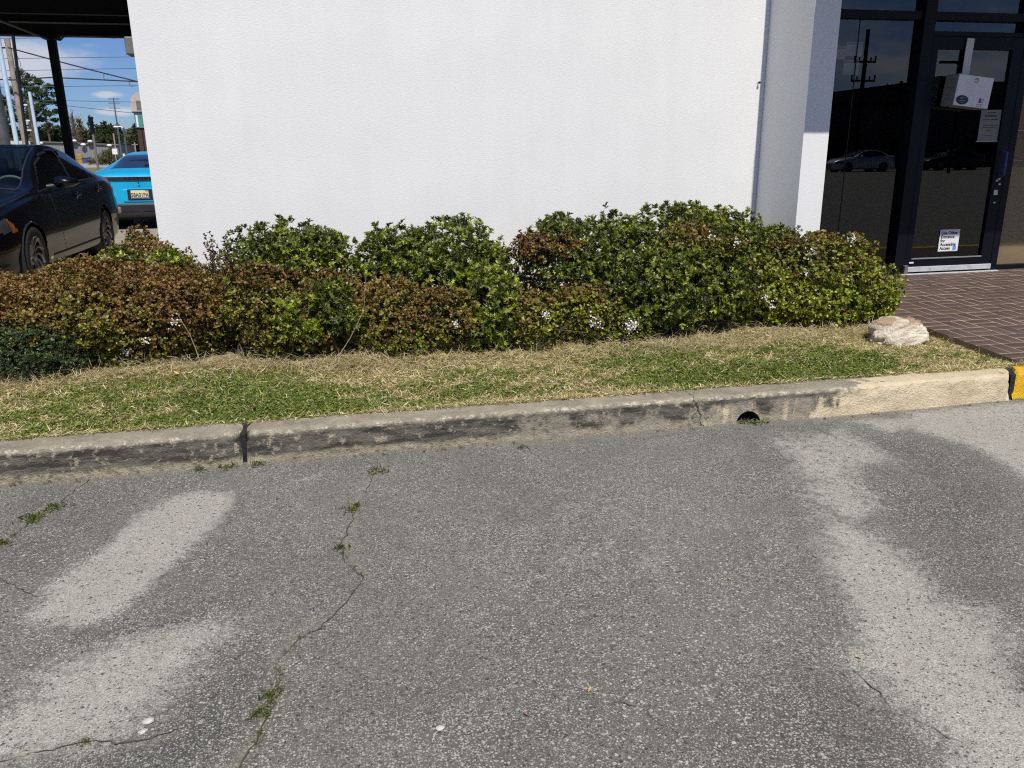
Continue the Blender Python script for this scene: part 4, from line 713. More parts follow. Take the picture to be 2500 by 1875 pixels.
# boulder
def boulder():
    o = thing('boulder', 'pale knobbly limestone boulder with rusty top lying beside the brick path', 'rock', (3.80, 4.83, .165)); bm = bmesh.new(); bmesh.ops.create_icosphere(bm, subdivisions=6, radius=1)
    P = np.array([v.co[:] for v in bm.verts]); d = norm(P); S = np.array([.225, .15, .165])
    ridge = 1 + vnoise(d, 1.6, 61) * .12 + np.abs(vnoise(d, 2.8, 62)) * .22 - np.abs(vnoise(d, 4.2, 63)) * .14 + vnoise(d, 12, 64) * .016 - np.abs(vnoise(d, 7, 66)) * .03
    Q = d * ridge[:, None] * S
    Q[:, 2] += np.clip(Q[:, 2], 0, 1) * (-.18 - Q[:, 0] * .6); Q[:, 2] = np.where(Q[:, 2] > .105, .105 + (Q[:, 2] - .105) * .45, Q[:, 2])
    for k in ((.95, -.25, .25, .98), (-.75, -.6, .3, .9), (.15, -1, .1, .94)):  # broken facets
        n_ = np.array(k[:3]); n_ = n_ / np.linalg.norm(n_); e = (Q / S) @ n_; ex = np.clip(e - k[3] * .84, 0, 9) * .6; Q = Q - ex[:, None] * n_ * S
    for v, q in zip(bm.verts, Q): v.co = q + np.array([0, 0, .06])
    for f in bm.faces: f.smooth = True
    me = bpy.data.meshes.new('boulder_body'); bm.to_mesh(me); bm.free(); link('boulder_body', me, M['rock'], o)
boulder()

# weeds in the cracks, pebbles, leaves
def weed(x, y, label, size, n=26, tone=0, z=None, flat_=.5):
    size *= .8
    o = thing('crack_weed', label, 'weed', (x, y, gz(x, y) + .003 if z is None else z), group='weeds sprouting from pavement cracks'); P = []; D = []
    for i in range(n): P.append((random.gauss(0, size * .35), random.gauss(0, size * .35), random.uniform(0, .006))); D.append((random.gauss(0, 1), random.gauss(0, 1), random.uniform(.1, .9)))
    C = pal(np.full(n, .5) + rng.normal(size=n) * .3, [(.05, .07, .015), (.09, .12, .02), (.17, .17, .05)] if not tone else [(.10, .06, .03), (.16, .12, .06), (.12, .13, .04)])
    link('leaves', leaves_mesh('leaves', np.array(P), np.array(D), None, size * .42, C, np.array([(0, 0, 0), (-.13, .45, .03), (0, 1, .05), (.13, .45, .03)]), [(0, 3, 2, 1)], (20, 80), 3), M['grass'], o)['kind'] = 'stuff'
    return o
for w in [(.07, 3.67, 'tuft of pointed weed near the kerb at the top of the long crack', .085, 20), (-.04, 3.31, 'small weed in the long crack, second from the kerb', .06, 16), (-.05, 3.25, 'low green weed hugging the long crack just beyond the second small weed', .07, 24), (-.10, 2.91, 'round green weed where the long crack bends', .06, 26), (-.30, 2.05, 'bright mossy weed on the lower stretch of the long crack', .06, 30), (-.315, 1.98, 'moss clump beside dark chips, closest on the long crack', .055, 30),
          (-1.41, 3.49, 'larger creeping weed in the short crack beside the kerb end', .09, 40), (-1.36, 3.60, 'thin creeping weed in the short crack closer to the kerb', .075, 30), (-1.46, 3.26, 'weed at the photo edge in the short crack', .07, 26), (-.77, 1.95, 'dull weed beside the lowest cross crack near the pale worn patch', .035, 16),
          (2.24, 3.925, 'leafy weed growing in the drain pipe mouth', .10, 26), (2.16, 3.94, 'small bushy weed filling the floor of the drain pipe mouth', .06, 24), (.83, 3.83, 'dark weed in the small crack at the kerb foot', .05, 16), (-.655, 3.905, 'flat dark leaved weed at the kerb foot beside the kerb joint', .085, 20), (-.79, 3.90, 'brown weed at the kerb foot, further from the kerb joint', .06, 18), (-.50, 3.905, 'straggly weed at the kerb foot just past the kerb joint', .07, 20)]:
    weed(*w)
for i in range(40):
    lc = CRACKS[1][2] if i > 29 else CRACKS[0][2]
    k = random.randrange(1, len(lc) - 1); t = random.random(); weed(lc[k][0] + (lc[k + 1][0] - lc[k][0]) * t + random.gauss(0, .006), lc[k][1] + (lc[k + 1][1] - lc[k][1]) * t, 'tiny moss sprig rooted in the short crack beside the kerb end' if i > 29 else 'tiny moss sprig rooted in the long crack', random.uniform(.014, .032), 8, i % 2)
for i in range(26):                                # dry scraps along the foot of the kerb
    x = random.choice([random.uniform(-1.7, -1.2), random.uniform(-.1, 2.1), random.uniform(2.3, 3.9)]); weed(x, 3.905 + random.uniform(-.02, .012), 'tiny dried weed scrap along the foot of the kerb', random.uniform(.018, .045), 9, 1)
def pebble(x, y, s, label, sq=.55):
    bm = bmesh.new(); bmesh.ops.create_icosphere(bm, subdivisions=3, radius=s)
    for v in bm.verts: d = np.array([v.co[:]]) / s; v.co *= 1 + vnoise(d, 1.7, int(x * 100) % 90)[0] * .22; v.co.z = v.co.z * sq; v.co.x *= 1.35
    for f in bm.faces: f.smooth = True
    me = bpy.data.meshes.new('pebble'); bm.to_mesh(me); bm.free(); o = link('pebble', me, M['pebble']); o.location = (x, y, gz(x, y) + s * sq * .8); o.rotation_euler = (0, 0, random.uniform(.2, .8)); tag(o, label, 'pebble')
pebble(-.625, 2.005, .011, 'larger white pebble on the asphalt below the pale worn patch'); pebble(-.63, 1.965, .009, 'smaller white pebble touching the larger white pebble'); pebble(.16, 1.80, .009, 'lone white pebble on the plain asphalt near the photo bottom')
pebble(.52, 4.86, .028, 'smooth beige stone in the dry grass at the hedge foot')
def fallen(x, y, s, label, mat, z=None):
    o = MB().add([(-s, 0, .001), (-.2 * s, -.42 * s, .004), (.6 * s, -.3 * s, .008), (s, .1 * s, .012), (.4 * s, .42 * s, .006), (-.4 * s, .35 * s, .003), (0, 0, .0)], [(0, 1, 6), (1, 2, 6), (2, 3, 6), (3, 4, 6), (4, 5, 6), (5, 0, 6)]).build('fallen_leaf', M[mat]); o.location = (x, y, (gz(x, y) + .003) if z is None else z); o.rotation_euler = (random.uniform(-.2, .2), random.uniform(-.2, .2), random.uniform(0, 6)); tag(o, label, 'leaf')
fallen(1.45, 1.83, .009, 'small yellow leaf at the edge of the pale worn asphalt patch', 'yellow_leaf'); fallen(.60, 1.86, .008, 'tiny yellow leaf on the fine crack', 'yellow_leaf'); fallen(.40, 1.80, .007, 'tiny orange leaf on plain asphalt beside the fine crack', 'rust_leaf'); fallen(1.28, 2.34, .008, 'ochre leaf flake alone on dark asphalt', 'yellow_leaf')
for i in range(16):
    fx = random.uniform(-2.2, 3.6); fy = random.uniform(4.3, 5.0); fallen(fx, fy, random.uniform(.010, .018), 'small brown dead leaf lying loose in the grass strip', random.choice(['rust_leaf', 'dead_leaf']), float(lawn_z(np.array([fx]), np.array([fy]))[0]) + .02)
for o_ in bpy.data.objects:
    if o_.get('label') == 'small brown dead leaf lying loose in the grass strip': o_['group'] = 'dead leaves in the grass strip'
fallen(-.82, 5.12, .035, 'pale orange dead leaf lying in the green grass under the hedge', 'rust_leaf', .225); fallen(-1.08, 5.03, .022, 'lime yellow leaf on the dry grass before the copper shrub', 'yellow_leaf', .215); fallen(-.55, 4.30, .022, 'brown leaf on the green grass above the kerb joint', 'rust_leaf', .19); fallen(5.6, 4.62, .016, 'yellow leaf on the brick path', 'yellow_leaf', .20)

# ================================================================== vehicles
def catmull(P, n):                                  # P (k,...) -> resampled (n,...), centripetal-free uniform spline clamped at the ends
    P = np.asarray(P, float); k = len(P); t = np.linspace(0, k - 1, n); i = np.clip(t.astype(int), 0, k - 2); f = (t - i).reshape(-1, *([1] * (P.ndim - 1)))
    p0 = P[np.maximum(i - 1, 0)]; p1 = P[i]; p2 = P[i + 1]; p3 = P[np.minimum(i + 2, k - 1)]
    return .5 * (2 * p1 + (p2 - p0) * f + (2 * p0 - 5 * p1 + 4 * p2 - p3) * f ** 2 + (3 * p1 - p0 - 3 * p2 + p3) * f ** 3)
def in_poly(x, z, poly):
    c = False
    for i in range(len(poly)):
        a, b = poly[i], poly[(i + 1) % len(poly)]
        if (a[1] > z) != (b[1] > z) and x < (b[0] - a[0]) * (z - a[1]) / (b[1] - a[1]) + a[0]: c = not c
    return c
def car_shell(st, classify, mats, root, nx=260, nu=84):
    S = []
    for (x, ys, zs, ym, zm, yb, zb, yr, zr, zt) in st:
        S.append([(x, y, z) for y, z in ((ys - .14, zs - .03), (ys, zs), (ym - .012, zs + .5 * (zm - zs)), (ym, zm), (yb + .55 * (ym - yb), zb - .07), (yb, zb), ((yb + yr) / 2 + .018, (zb + zr) / 2 + .01), (yr, zr), (yr * .78, zr + .72 * (zt - zr)), (yr * .4, zt - .004), (0, zt))])
    S = np.array(S); xk = S[:, 0, 0]; S2 = catmull(S, nx); S3 = np.swapaxes(catmull(np.swapaxes(S2, 0, 1), nu), 0, 1); nseg = 10; out = {}
    us = np.linspace(0, nseg, nu)
    for side in (1, -1):
        for i in range(nx - 1):
            for j in range(nu - 1):
                q = S3[[i, i + 1, i + 1, i], [j, j, j + 1, j + 1]]; c = q.mean(0); n = classify(c[0], c[1], c[2], (us[j] + us[j + 1]) / 2, side)
                if n is None: continue
                key, mi = n if isinstance(n, tuple) else (n, 0); d = out.setdefault(key, ({}, [], [], []))
                f = []
                for (a, b) in ((i, j), (i + 1, j), (i + 1, j + 1), (i, j + 1)):
                    k = (a, b, side if b < nu - 1 else 0)
                    if k not in d[0]: d[0][k] = len(d[1]); p = S3[a, b]; d[1].append((p[0], p[1] * side, p[2]))
                    f.append(d[0][k])
                d[2].append(tuple(f if side < 0 else f[::-1])); d[3].append(mi)
    obs = {}
    for cap in (0, nx - 1):                           # nose and tail closing faces
        key = 'body'; d = out[key]; ids = []
        for side, js in ((1, range(nu)), (-1, range(nu - 2, -1, -1))):
            for j in js: p = S3[cap, j]; d[1].append((p[0], p[1] * side, p[2])); ids.append(len(d[1]) - 1)
        d[2].append(tuple(ids[::-1] if cap else ids)); d[3].append(0)
    for key in sorted(out, key=lambda k: k != 'body'):
        nm = key.split('#')[0]; _, V, F, MI = out[key]; me = bpy.data.meshes.new(nm); me.from_pydata(V, [], F); me.polygons.foreach_set('material_index', MI); me.polygons.foreach_set('use_smooth', [True] * len(F)); me.update(); obs[key] = link(nm, me, mats[nm], root)
    return obs
def wheel(root, x, y, side, r, rim_r, w=.205, style='swirl'):
    o = Vector((x, y, r)); ax = Vector((0, side, 0)); tm = MB(); h = w / 2
    tm.lathe([(rim_r, -h * .9), (r * .93, -h), (r * .985, -h * .8), (r, -h * .5), (r, h * .5), (r * .985, h * .8), (r * .93, h), (rim_r + .02, h * .98), (rim_r, h * .9)], o, ax, 40); t = tm.build('wheel', M['rubber'], root)
    rm = MB(); rm.lathe([(rim_r, -h * .8), (rim_r, h * .86), (rim_r - .014, h * .9), (rim_r - .024, h * .5), (rim_r - .05, h * .42), (.0001, h * .42)], o, ax, 40, sm=True); rim = rm.build('rim', [M['trim']], t)
    sp = MB(); sp.lathe([(rim_r - .016, h * .8), (rim_r, h * .93), (rim_r - .004, h * .96), (rim_r - .024, h * .82)], o, ax, 40); n = 9 if style == 'swirl' else 5
    for k in range(n):
        a0 = 2 * math.pi * k / n; pts = []
        for s in np.linspace(0, 1, 7): a = a0 + (.75 * s * s if style == 'swirl' else 0); rr = .045 + (rim_r - .06) * s; pts.append(o + ax * (h * (.62 + .22 * s)) + Vector((math.cos(a) * rr, 0, math.sin(a) * rr)))
        sp.tube(pts, [.012 + .010 * s for s in np.linspace(0, 1, 7)], 6)
    sp.lathe([(.052, h * .55), (.05, h * .75), (.0001, h * .8)], o, ax, 20); sp.build('spokes', M['alloy'], rim)
    MB().lathe([(r + .035, -.30), (r + .035, h + .01), (r + .028, h + .012)], o - ax * .02, ax, 40).lathe([(r + .035, 0), (.0001, .001)], o - ax * .30, ax, 40).build('wheel_arch', M['trim'], root)
SEDAN = [(-.985, .66, .36, .70, .55, .66, .84, .58, .90, .915), (-.95, .74, .30, .79, .57, .73, .90, .62, .985, 1.0), (-.82, .80, .25, .85, .60, .78, .965, .64, 1.055, 1.075), (-.5, .83, .21, .875, .60, .80, 1.0, .62, 1.09, 1.11), (-.25, .84, .2, .884, .60, .795, 1.015, .60, 1.185, 1.205),
         (.15, .85, .2, .8875, .60, .785, 1.01, .575, 1.33, 1.365), (.6, .85, .2, .8875, .59, .78, .995, .565, 1.405, 1.445), (1.05, .85, .2, .8875, .58, .775, .98, .565, 1.415, 1.455), (1.4, .85, .2, .8875, .57, .775, .965, .575, 1.365, 1.405), (1.8, .85, .2, .886, .56, .775, .95, .61, 1.20, 1.235),
         (2.15, .85, .2, .884, .56, .78, .93, .66, 1.02, 1.05), (2.45, .84, .2, .88, .55, .775, .895, .66, .955, .985), (2.9, .83, .2, .865, .53, .75, .83, .60, .89, .915), (3.25, .78, .19, .82, .50, .68, .74, .52, .81, .83), (3.5, .66, .19, .70, .48, .56, .65, .42, .70, .71), (3.62, .50, .22, .54, .46, .44, .57, .34, .60, .61), (3.66, .40, .25, .44, .44, .36, .52, .28, .54, .55)]
DLO = [(1.98, .962), (1.60, 1.215), (1.28, 1.335), (.95, 1.38), (.50, 1.372), (.12, 1.285), (-.20, 1.135), (-.26, 1.075), (-.12, 1.045), (.4, 1.025), (1.0, 1.0)]
def sedan_part(x, y, z, u, side):
    for wx in (0, 2.7):
        if y > .5 and u < 4.6 and (x - wx) ** 2 + (z - .315) ** 2 < .352 ** 2: return None
    if 4.7 < u < 7.3 and in_poly(x, z, DLO):
        p = x - (z - 1.0) * -.28
        if .83 < p < .885: return ('body', 1)
        if .035 < x + (z - 1.0) * .1 < .065: return ('body', 1)
        return f'side_window#{side}{"f" if p > .86 else "q" if x < .05 else "r"}'
    if 4.6 < u < 7.4 and in_poly(x, z, [(a + (.022 if a > 1.1 else -.022 if a < 0 else 0), b + (.018 if b > 1.15 else -.016)) for a, b in DLO]): return ('body', 1)
    if u > 7.25 and 1.30 < x < 2.30: return 'windscreen'
    if u > 7.4 and -.42 < x < .30: return 'rear_window'
    if u > 7.1 and (1.27 < x < 2.36 or -.45 < x < .33): return ('body', 1)
    if 3.1 < u < 5.3 and 3.0 < x < 3.5 and .60 < z < .60 + (x - 2.98) * 1.2 and z < .745 - (x - 3.0) * .14: return f'headlamp#{side}a' if x < 3.10 else f'headlamp#{side}b'
    if x < -.72 and 3.2 < u < 6.2 and .74 < z < .97: return f'tail_lamp#{side}'
    if 1 < u < 5 and z > .27:                              # shut lines
        for xl in (1.86 + (z - .6) * .10 - max(0, .5 - z) * .5, .86, -.02 + max(0, .62 - z) * 1.1 + (.0)):
            if abs(x - xl) < .009: return ('body', 2)
        if abs(z - .285) < .008 and .35 < x < 2.2: return ('body', 2)
    if u > 5.05 and 2.25 < x < 3.3 and abs(u - 5.6) < .07: return ('body', 2)
    return 'body'
def build_sedan(name, label, paint, loc, rz, group=None, detail=True):
    r = thing(name, label, 'car', loc, rz, group)
    mats = {'body': [M[paint], M['trim'], M['tar']], 'side_window': M['car_glass'], 'windscreen': M['screen_glass'], 'rear_window': M['car_glass'], 'headlamp': M['lamp_clear'], 'tail_lamp': M['lamp_red']}
    obs = car_shell(SEDAN, sedan_part, mats, r, 250 if detail else 110, 84 if detail else 40)
    for k in obs:
        if k.startswith('headlamp') and k.endswith('a'): obs[k].data.materials[0] = M['amber']; obs[k].name = 'side_marker'
    for x in (0, 2.7):
        for s in (1, -1): wheel(r, x, .775 * s, s, .315, .215)
    for s in (1, -1):
        hm = MB(); prof = [(0, .0), (.25, .8), (.6, 1.0), (.85, .9), (1, .55)]; bm = bmesh.new(); bmesh.ops.create_uvsphere(bm, u_segments=20, v_segments=12, radius=1)
        vs = [Vector((1.80 + v.co.x * (.085 if v.co.x > 0 else .055) - max(0, v.co.y) * .02, s * (.985 + v.co.y * .14), 1.03 + v.co.z * (.064 - .02 * v.co.y))) for v in bm.verts]; fs = [[v.index for v in f.verts] for f in bm.faces]; bm.free(); hm.add(vs, fs, 0, True); mo = hm.build('wing_mirror', M[paint], r)
        MB().tube([(1.84, s * .80, .985), (1.82, s * .90, 1.0)], .028, 8).build('mirror_stalk', M['trim'], mo)
        for hx, hz_ in ((1.02, .865), (.08, .905)):
            dh = MB().lathe([(.0001, -.018), (.045, -.006), (.05, .0)], (hx + .02, s * .862, hz_), (0, -s, 0), 18).box(hx - .08, hx + .09, s * .878 - .018, s * .878 + .018, hz_ - .014, hz_ + .014, bev=.008); dh.build('door_handle', M[paint], r)
    if detail:
        for sx in (.95, .05):
            for s in (.36, -.36):
                sm = MB().box(sx - .2, sx + .30, s - .24, s + .24, .42, .58, bev=.05).box(sx - .26, sx - .10, s - .23, s + .23, .5, 1.08, bev=.06).box(sx - .25, sx - .14, s - .12, s + .12, 1.10, 1.30, bev=.04); sm.build('seat', M['seat'], r)
        MB().box(1.62, 2.2, -.70, .70, .72, .93, bev=.05).build('dashboard', M['trim'], r)
        c = Vector((1.52, .36, .93)); nrm = Vector((-.9, 0, .42)).normalized(); u = Vector((0, 1, 0)); w = nrm.cross(u)
        MB().tube([c + (u * math.cos(a) + w * math.sin(a)) * .185 for a in np.linspace(0, 2 * math.pi, 33)], .017, 8).tube([c - u * .18, c + u * .18], .015, 6).tube([c, c + w * .18, ], .015, 6).build('steering_wheel', M['wheel_rim'], r)
        MB().box(1.46, 1.47, .10, .22, 1.30, 1.36).build('visor_label', M['paper'], r); MB().box(1.40, 1.45, -.12, .12, 1.24, 1.31, bev=.015).build('rear_view_mirror', M['trim'], r)
        MB().box(-.8, 3.4, -.70, .70, .19, .30).build('underbody', M['trim'], r)
        MB().box(3.60, 3.665, -.36, .36, .36, .52, bev=.02).build('grille', M['trim'], r)
    return r
build_sedan('parked_sedan', 'glossy black navy sedan parked facing the hedge, seen past the white wall corner', 'navy', (-4.03, 11.72, .208), R(-89.4))

FAST = [(-1.10, .70, .40, .76, .56, .70, .86, .60, .90, .915), (-1.05, .82, .33, .88, .58, .80, .91, .66, .965, .985), (-.90, .88, .27, .935, .62, .85, .965, .66, 1.02, 1.04), (-.62, .90, .24, .955, .64, .86, 1.02, .60, 1.075, 1.10), (-.2, .92, .22, .968, .64, .86, 1.045, .575, 1.165, 1.20), (.3, .92, .2, .965, .62, .84, 1.03, .55, 1.28, 1.32), (.8, .92, .2, .955, .60, .82, 1.0, .545, 1.345, 1.385),
        (1.4, .92, .2, .95, .58, .80, .98, .55, 1.36, 1.405), (1.9, .92, .2, .95, .57, .80, .96, .57, 1.30, 1.34), (2.4, .92, .2, .955, .56, .80, .93, .63, 1.10, 1.13), (2.8, .92, .2, .96, .56, .81, .88, .68, .95, .98), (3.2, .90, .2, .95, .54, .80, .82, .64, .87, .89), (3.6, .82, .19, .87, .50, .70, .70, .52, .74, .75), (3.85, .66, .2, .70, .46, .56, .58, .42, .60, .61), (3.92, .5, .24, .54, .44, .44, .50, .34, .52, .53)]
FDLO = [(2.1, .98), (1.7, 1.20), (1.3, 1.315), (.8, 1.315), (.3, 1.235), (-.05, 1.12), (.1, 1.065), (.8, 1.03)]
def fast_part(x, y, z, u, side):
    for wx in (0, 2.95):
        if y > .5 and u < 4.4 and (x - wx) ** 2 + (z - .35) ** 2 < .395 ** 2: return None
    if 4.7 < u < 7.3 and in_poly(x, z, FDLO): return f'side_window#{side}{"f" if x > 1.05 else "r"}'
    if u > 7.35 and -.62 < x < .42: return 'rear_window'
    if u > 7.25 and 1.55 < x < 2.55: return 'windscreen'
    if x < -.55 and z < .47: return 'rear_bumper'
    if x < -.55 and .875 < z < .955 and y > .60: return f'tail_lamp#{side}'
    if x < -.80 and .885 < z < .950 and u < 7.4: return 'light_band'
    return 'body'
def build_fastback():
    r = thing('parked_coupe', 'turquoise low fastback car seen from behind with plate 58A01PA, half hidden by the wall', 'car', (-3.66, 17.08, .208), R(90.8))
    mats = {'body': [M['turq']], 'side_window': M['car_glass'], 'rear_window': plain('dark rear glass', (.010, .011, .014), .06, 0, .1, 2, coat=1), 'windscreen': M['screen_glass'], 'rear_bumper': M['trim'], 'tail_lamp': M['lamp_red'], 'light_band': M['tar']}
    car_shell(FAST, fast_part, mats, r, 260, 90)
    for x in (0, 2.95):
        for s in (1, -1): wheel(r, x, .80 * s, s, .35, .25, .27, 'five')
    T = -1.118
    lb = MB().box(T - .004, T + .25, -.66, .66, .885, .948, bev=.006); band = lb.build('light_strip', M['tar'], r)
    back = Matrix(((0, 0, -1, T - .006), (-1, 0, 0, 0), (0, 1, 0, 0), (0, 0, 0, 1)))   # text plane -> faces -x, reads from behind
    text_mesh('P O R S C H E', .058, band, 'lettering', M['chrome'], back @ Matrix.Translation((0, .898, 0)), 'CENTER', .001, 1.35)
    for s in (1, -1): MB().box(T - .01, T + .28, s * .60 - .10 if s > 0 else s * .60 - .18, s * .60 + .18 if s > 0 else s * .60 + .10, .862, .955, bev=.02).build('tail_lamp', M['lamp_red'], r)
    text_mesh('4', .05, r, 'rear_badge', M['chrome'], back @ Matrix.Translation((.0, .82, .012)), 'CENTER', .002, 1.4)
    # recess and plate
    MB().box(T - .002, T + .10, -.30, .30, .50, .735, bev=.02).build('plate_recess', M['turq'], r)
    MB().box(T - .006, T + .02, -.215, .215, .525, .728, bev=.01).build('plate_surround', M['tar'], r)
    pl = MB().box(T - .014, T - .006, -.1525, .1525, .555, .707, bev=.004).build('licence_plate', M['plate'], r)
    pb = back.copy(); pb[0][3] = T - .0145
    text_mesh('58A01PA', .098, pl, 'plate_number', M['plate_ink'], pb @ Matrix.Translation((0, .592, 0)), 'CENTER', .0025, .80)
    MB().box(T - .0155, T - .014, -.148, .148, .558, .582).build('plate_band', M['plate_blue'], pl); MB().box(T - .0155, T - .014, -.148, -.098, .688, .704).build('plate_sticker', M['red_ink'], pl)
    # lower bumper and outlets
    bp = MB().box(T + .005, T + .55, -.86, .86, .22, .495, bev=.05).box(T - .004, T + .03, -.70, -.02, .33, .345).box(T - .004, T + .03, .05, .70, .33, .345).build('diffuser', M['trim'], r)
    for s in (.50, -.50):
        MB().box(T - .02, T + .1, s - .15, s + .15, .29, .425, bev=.035).build('exhaust_surround', M['fixture'], bp); MB().box(T - .023, T + .05, s - .11, s + .11, .315, .40, bev=.02).build('exhaust_mouth', M['tar'], bp)
    MB().box(-.9, 3.6, -.75, .75, .17, .30).build('underbody', M['tar'], r)
build_fastback()

# ================================================================== canopy over the side lot
C_ = thing('drive_canopy', 'black steel canopy on a slim square post beside the building', 'canopy', (-6.5, 22.0, .206))
MB().box(-7, 4.9, -4.6, .1, 4.46, 4.75).build('roof_deck', M['dark_metal'], C_)
MB().box(-7, 4.9, -.09, .09, 4.06, 4.46).box(-7, 4.9, -.16, .16, 4.05, 4.075).build('beam', M['dark_metal'], C_)
MB().box(-7, 4.9, -2.6, -2.45, 4.16, 4.46).build('beam', M['dark_metal'], C_); MB().box(-7, 4.9, -4.8, -4.6, 4.25, 5.2).build('fascia', M['dark_metal'], C_)
MB().box(-7, 4.9, -.19, -.165, 4.30, 4.335).build('flashing', M['fixture'], C_)
MB().box(-.085, .085, -.085, .085, 0, 4.06).box(-.16, .16, -.16, .16, 3.98, 4.06).box(-.16, .16, -.16, .16, 0, .03).build('post', M['dark_metal'], C_)
MB().tube([(-.8, -2.5, 4.28), (-.05, -.1, 3.98)], .035, 6).build('brace', M['fixture'], C_)
MB().tube([(-.82, .02, 4.1), (-.95, .02, 1.0), (-.97, .02, 0)], .038, 8).build('conduit', M['fixture'], C_)
MB().tube([(.10, -.12, 3.98), (.22, -.12, 3.95), (.34, -.12, 4.06)], .02, 6).build('hanging_cable', M['cable'], C_); MB().tube([(1.0, -.14, 4.06), (1.4, -.14, 4.02), (1.9, -.14, 4.06)], .014, 6).build('hanging_cable', M['cable'], C_)
tag(MB().box(-1.86, -1.70, 8.2, 12.6, .20, .36, bev=.02).build('yellow_kerb', M['kerb_yellow']), kind='structure')

# ================================================================== roadside poles, wires, signs
def pole(name, label, x, y, z1, r0, r1, mat, cat='pole', extra=None, group=None):
    o = thing(name, label, cat, (x, y, .2), group=group); MB().tube([(0, 0, -.3), (0, 0, z1 - .2)], [r0, r1], 14).build('shaft', M[mat], o)
    if extra: extra(o)
    return o
pole('sign_pole', 'thick grey steel pole with cream collar, cut off by the photo edge', -14.38, 40, 9, .23, .23, 'grey_pole', 'pole', lambda o: MB().lathe([(.27, 1.0), (.28, 1.72), (.30, 1.74), (.30, 1.92), (.24, 1.98)], (0, 0, -.1), (0, 0, 1), 20).build('collar', M['cream'], o))
pole('light_pole', 'pale blue painted pole beside the weathered wooden pole', -13.2, 38, 9.5, .092, .085, 'blue_pole', 'pole', lambda o: (MB().tube([(-.2, 0, 6.2), (.3, 0, 6.2)], .03, 6).tube([(-.2, 0, 5.6), (.2, 0, 5.6)], .03, 6).build('band', M['dark_metal'], o)))
pole('utility_pole', 'weathered grey wooden utility pole where the black cables begin', -15.42, 45.5, 7.05, .145, .125, 'wood_pole', 'pole', lambda o: (MB().box(.12, .3, -.1, .1, 4.9, 5.4, bev=.03).build('splice_box', M['dark_metal'], o), MB().tube([(.12, 0, 6.35), (.30, 0, 6.2), (.42, 0, 5.7), (.2, 0, 5.3)], .012, 5).build('looped_wire', M['cable'], o)))
pole('light_pole', 'shorter pale blue pole standing in front of the pines', -19.55, 60, 5.65, .12, .10, 'blue_pole', 'pole', lambda o: MB().box(-.25, .45, -.05, .05, 4.76, 4.86).build('bracket', M['fixture'], o))
pole('utility_pole', 'dark brown utility pole with small insulators behind the shorter pale blue pole', -26.3, 80, 6.4, .16, .13, 'bark', 'pole', lambda o: [MB().box(-.45, .0, -.1, .1, z, z + .12).build('insulator_arm', M['white_paint'], o) for z in (5.7, 4.4, 3.6)])
pole('bollard_post', 'slim dark post with a darker top, standing on the grass verge', -17.72, 66, 4.25, .085, .085, 'fixture', 'post', lambda o: MB().tube([(0, 0, 3.0), (0, 0, 4.15)], .14, 8).build('dark_sleeve', M['dark_metal'], o))
pole('street_lamp', 'tall grey street lamp with a short arm in front of the dark woods', -35.4, 150, 6.3, .20, .14, 'grey_pole', 'street lamp', lambda o: MB().tube([(0, 0, 6.0), (-.5, 0, 6.25), (-1.1, 0, 6.2)], .10, 6).box(-1.5, -.8, -.2, .2, 6.1, 6.3, bev=.05).build('lamp_head', M['white_paint'], o))
pole('utility_pole', 'thin pale pole between the roadside shrub and the street lamp', -37.35, 151, 5.4, .14, .12, 'wood_pole', 'pole')
pole('utility_pole', 'short thin pale pole nearest the tall sign tower', -34.45, 152, 3.9, .13, .12, 'wood_pole', 'pole', lambda o: MB().box(-.5, .5, -.06, .06, 3.3, 3.42).build('crossarm', M['wood_pole'], o))
pole('lattice_pole', 'very distant pale transmission pole above the woods', -46, 190, 13.5, .22, .12, 'thin_cable', 'pole', lambda o: [MB().box(-1.1, 1.1, -.08, .08, z, z + .15).build('crossarm', M['thin_cable'], o) for z in (11.2, 12.2, 13.0)])
pole('road_sign', 'small white rectangular road sign on a thin post by the shrub', -32.3, 130, 2.6, .07, .07, 'steel', 'road sign', lambda o: MB().box(-.34, .34, -.12, -.08, 1.7, 2.5, bev=.01).build('sign_panel', M['white_paint'], o))
pole('marker_post', 'short white marker post beside the street lamp', -31.14, 130, 2.0, .16, .16, 'white_paint', 'post')
tw = thing('sign_tower', 'tall roadside sign tower with rounded top, teal panel and brown legs, half behind the wall', 'sign', (-14.95, 70, .2))
dm = MB(); V = []
arc = [(-.72, 4.70), (-.72, 5.25), (-.66, 5.6), (-.5, 5.88), (-.28, 6.05), (0, 6.12), (.28, 6.05), (.5, 5.88), (.66, 5.6), (.72, 5.25), (.72, 4.70)]; n = len(arc)
for y in (-.45, .45): V += [(x, y, z) for x, z in arc]
dm.add(V, [tuple(range(n)), tuple(range(2 * n - 1, n - 1, -1))] + [(i, (i + 1) % n, n + (i + 1) % n, n + i) for i in range(n)]); dm.build('domed_cabinet', M['blush'], tw)
MB().box(-.30, .72, -.47, -.455, 4.8, 5.5, bev=.006).build('face_panel', M['fixture'], tw)
MB().box(-.60, .62, -.30, .30, 3.5, 4.6).box(-.72, .72, -.34, .34, 4.6, 4.70).build('teal_panel', M['teal'], tw); MB().box(-.50, -.36, -.33, -.31, 3.55, 4.45).box(.05, .16, -.33, -.31, 3.3, 4.5).build('white_strip', M['white_paint'], tw)
for x in (-.38, .0): MB().box(x - .16, x + .15, -.2, .2, -.3, 3.5).build('brown_leg', M['brown_steel'], tw)
MB().tube([(.30, 0, -.3), (.30, 0, 3.5)], .09, 8).build('grey_leg', M['grey_pole'], tw)
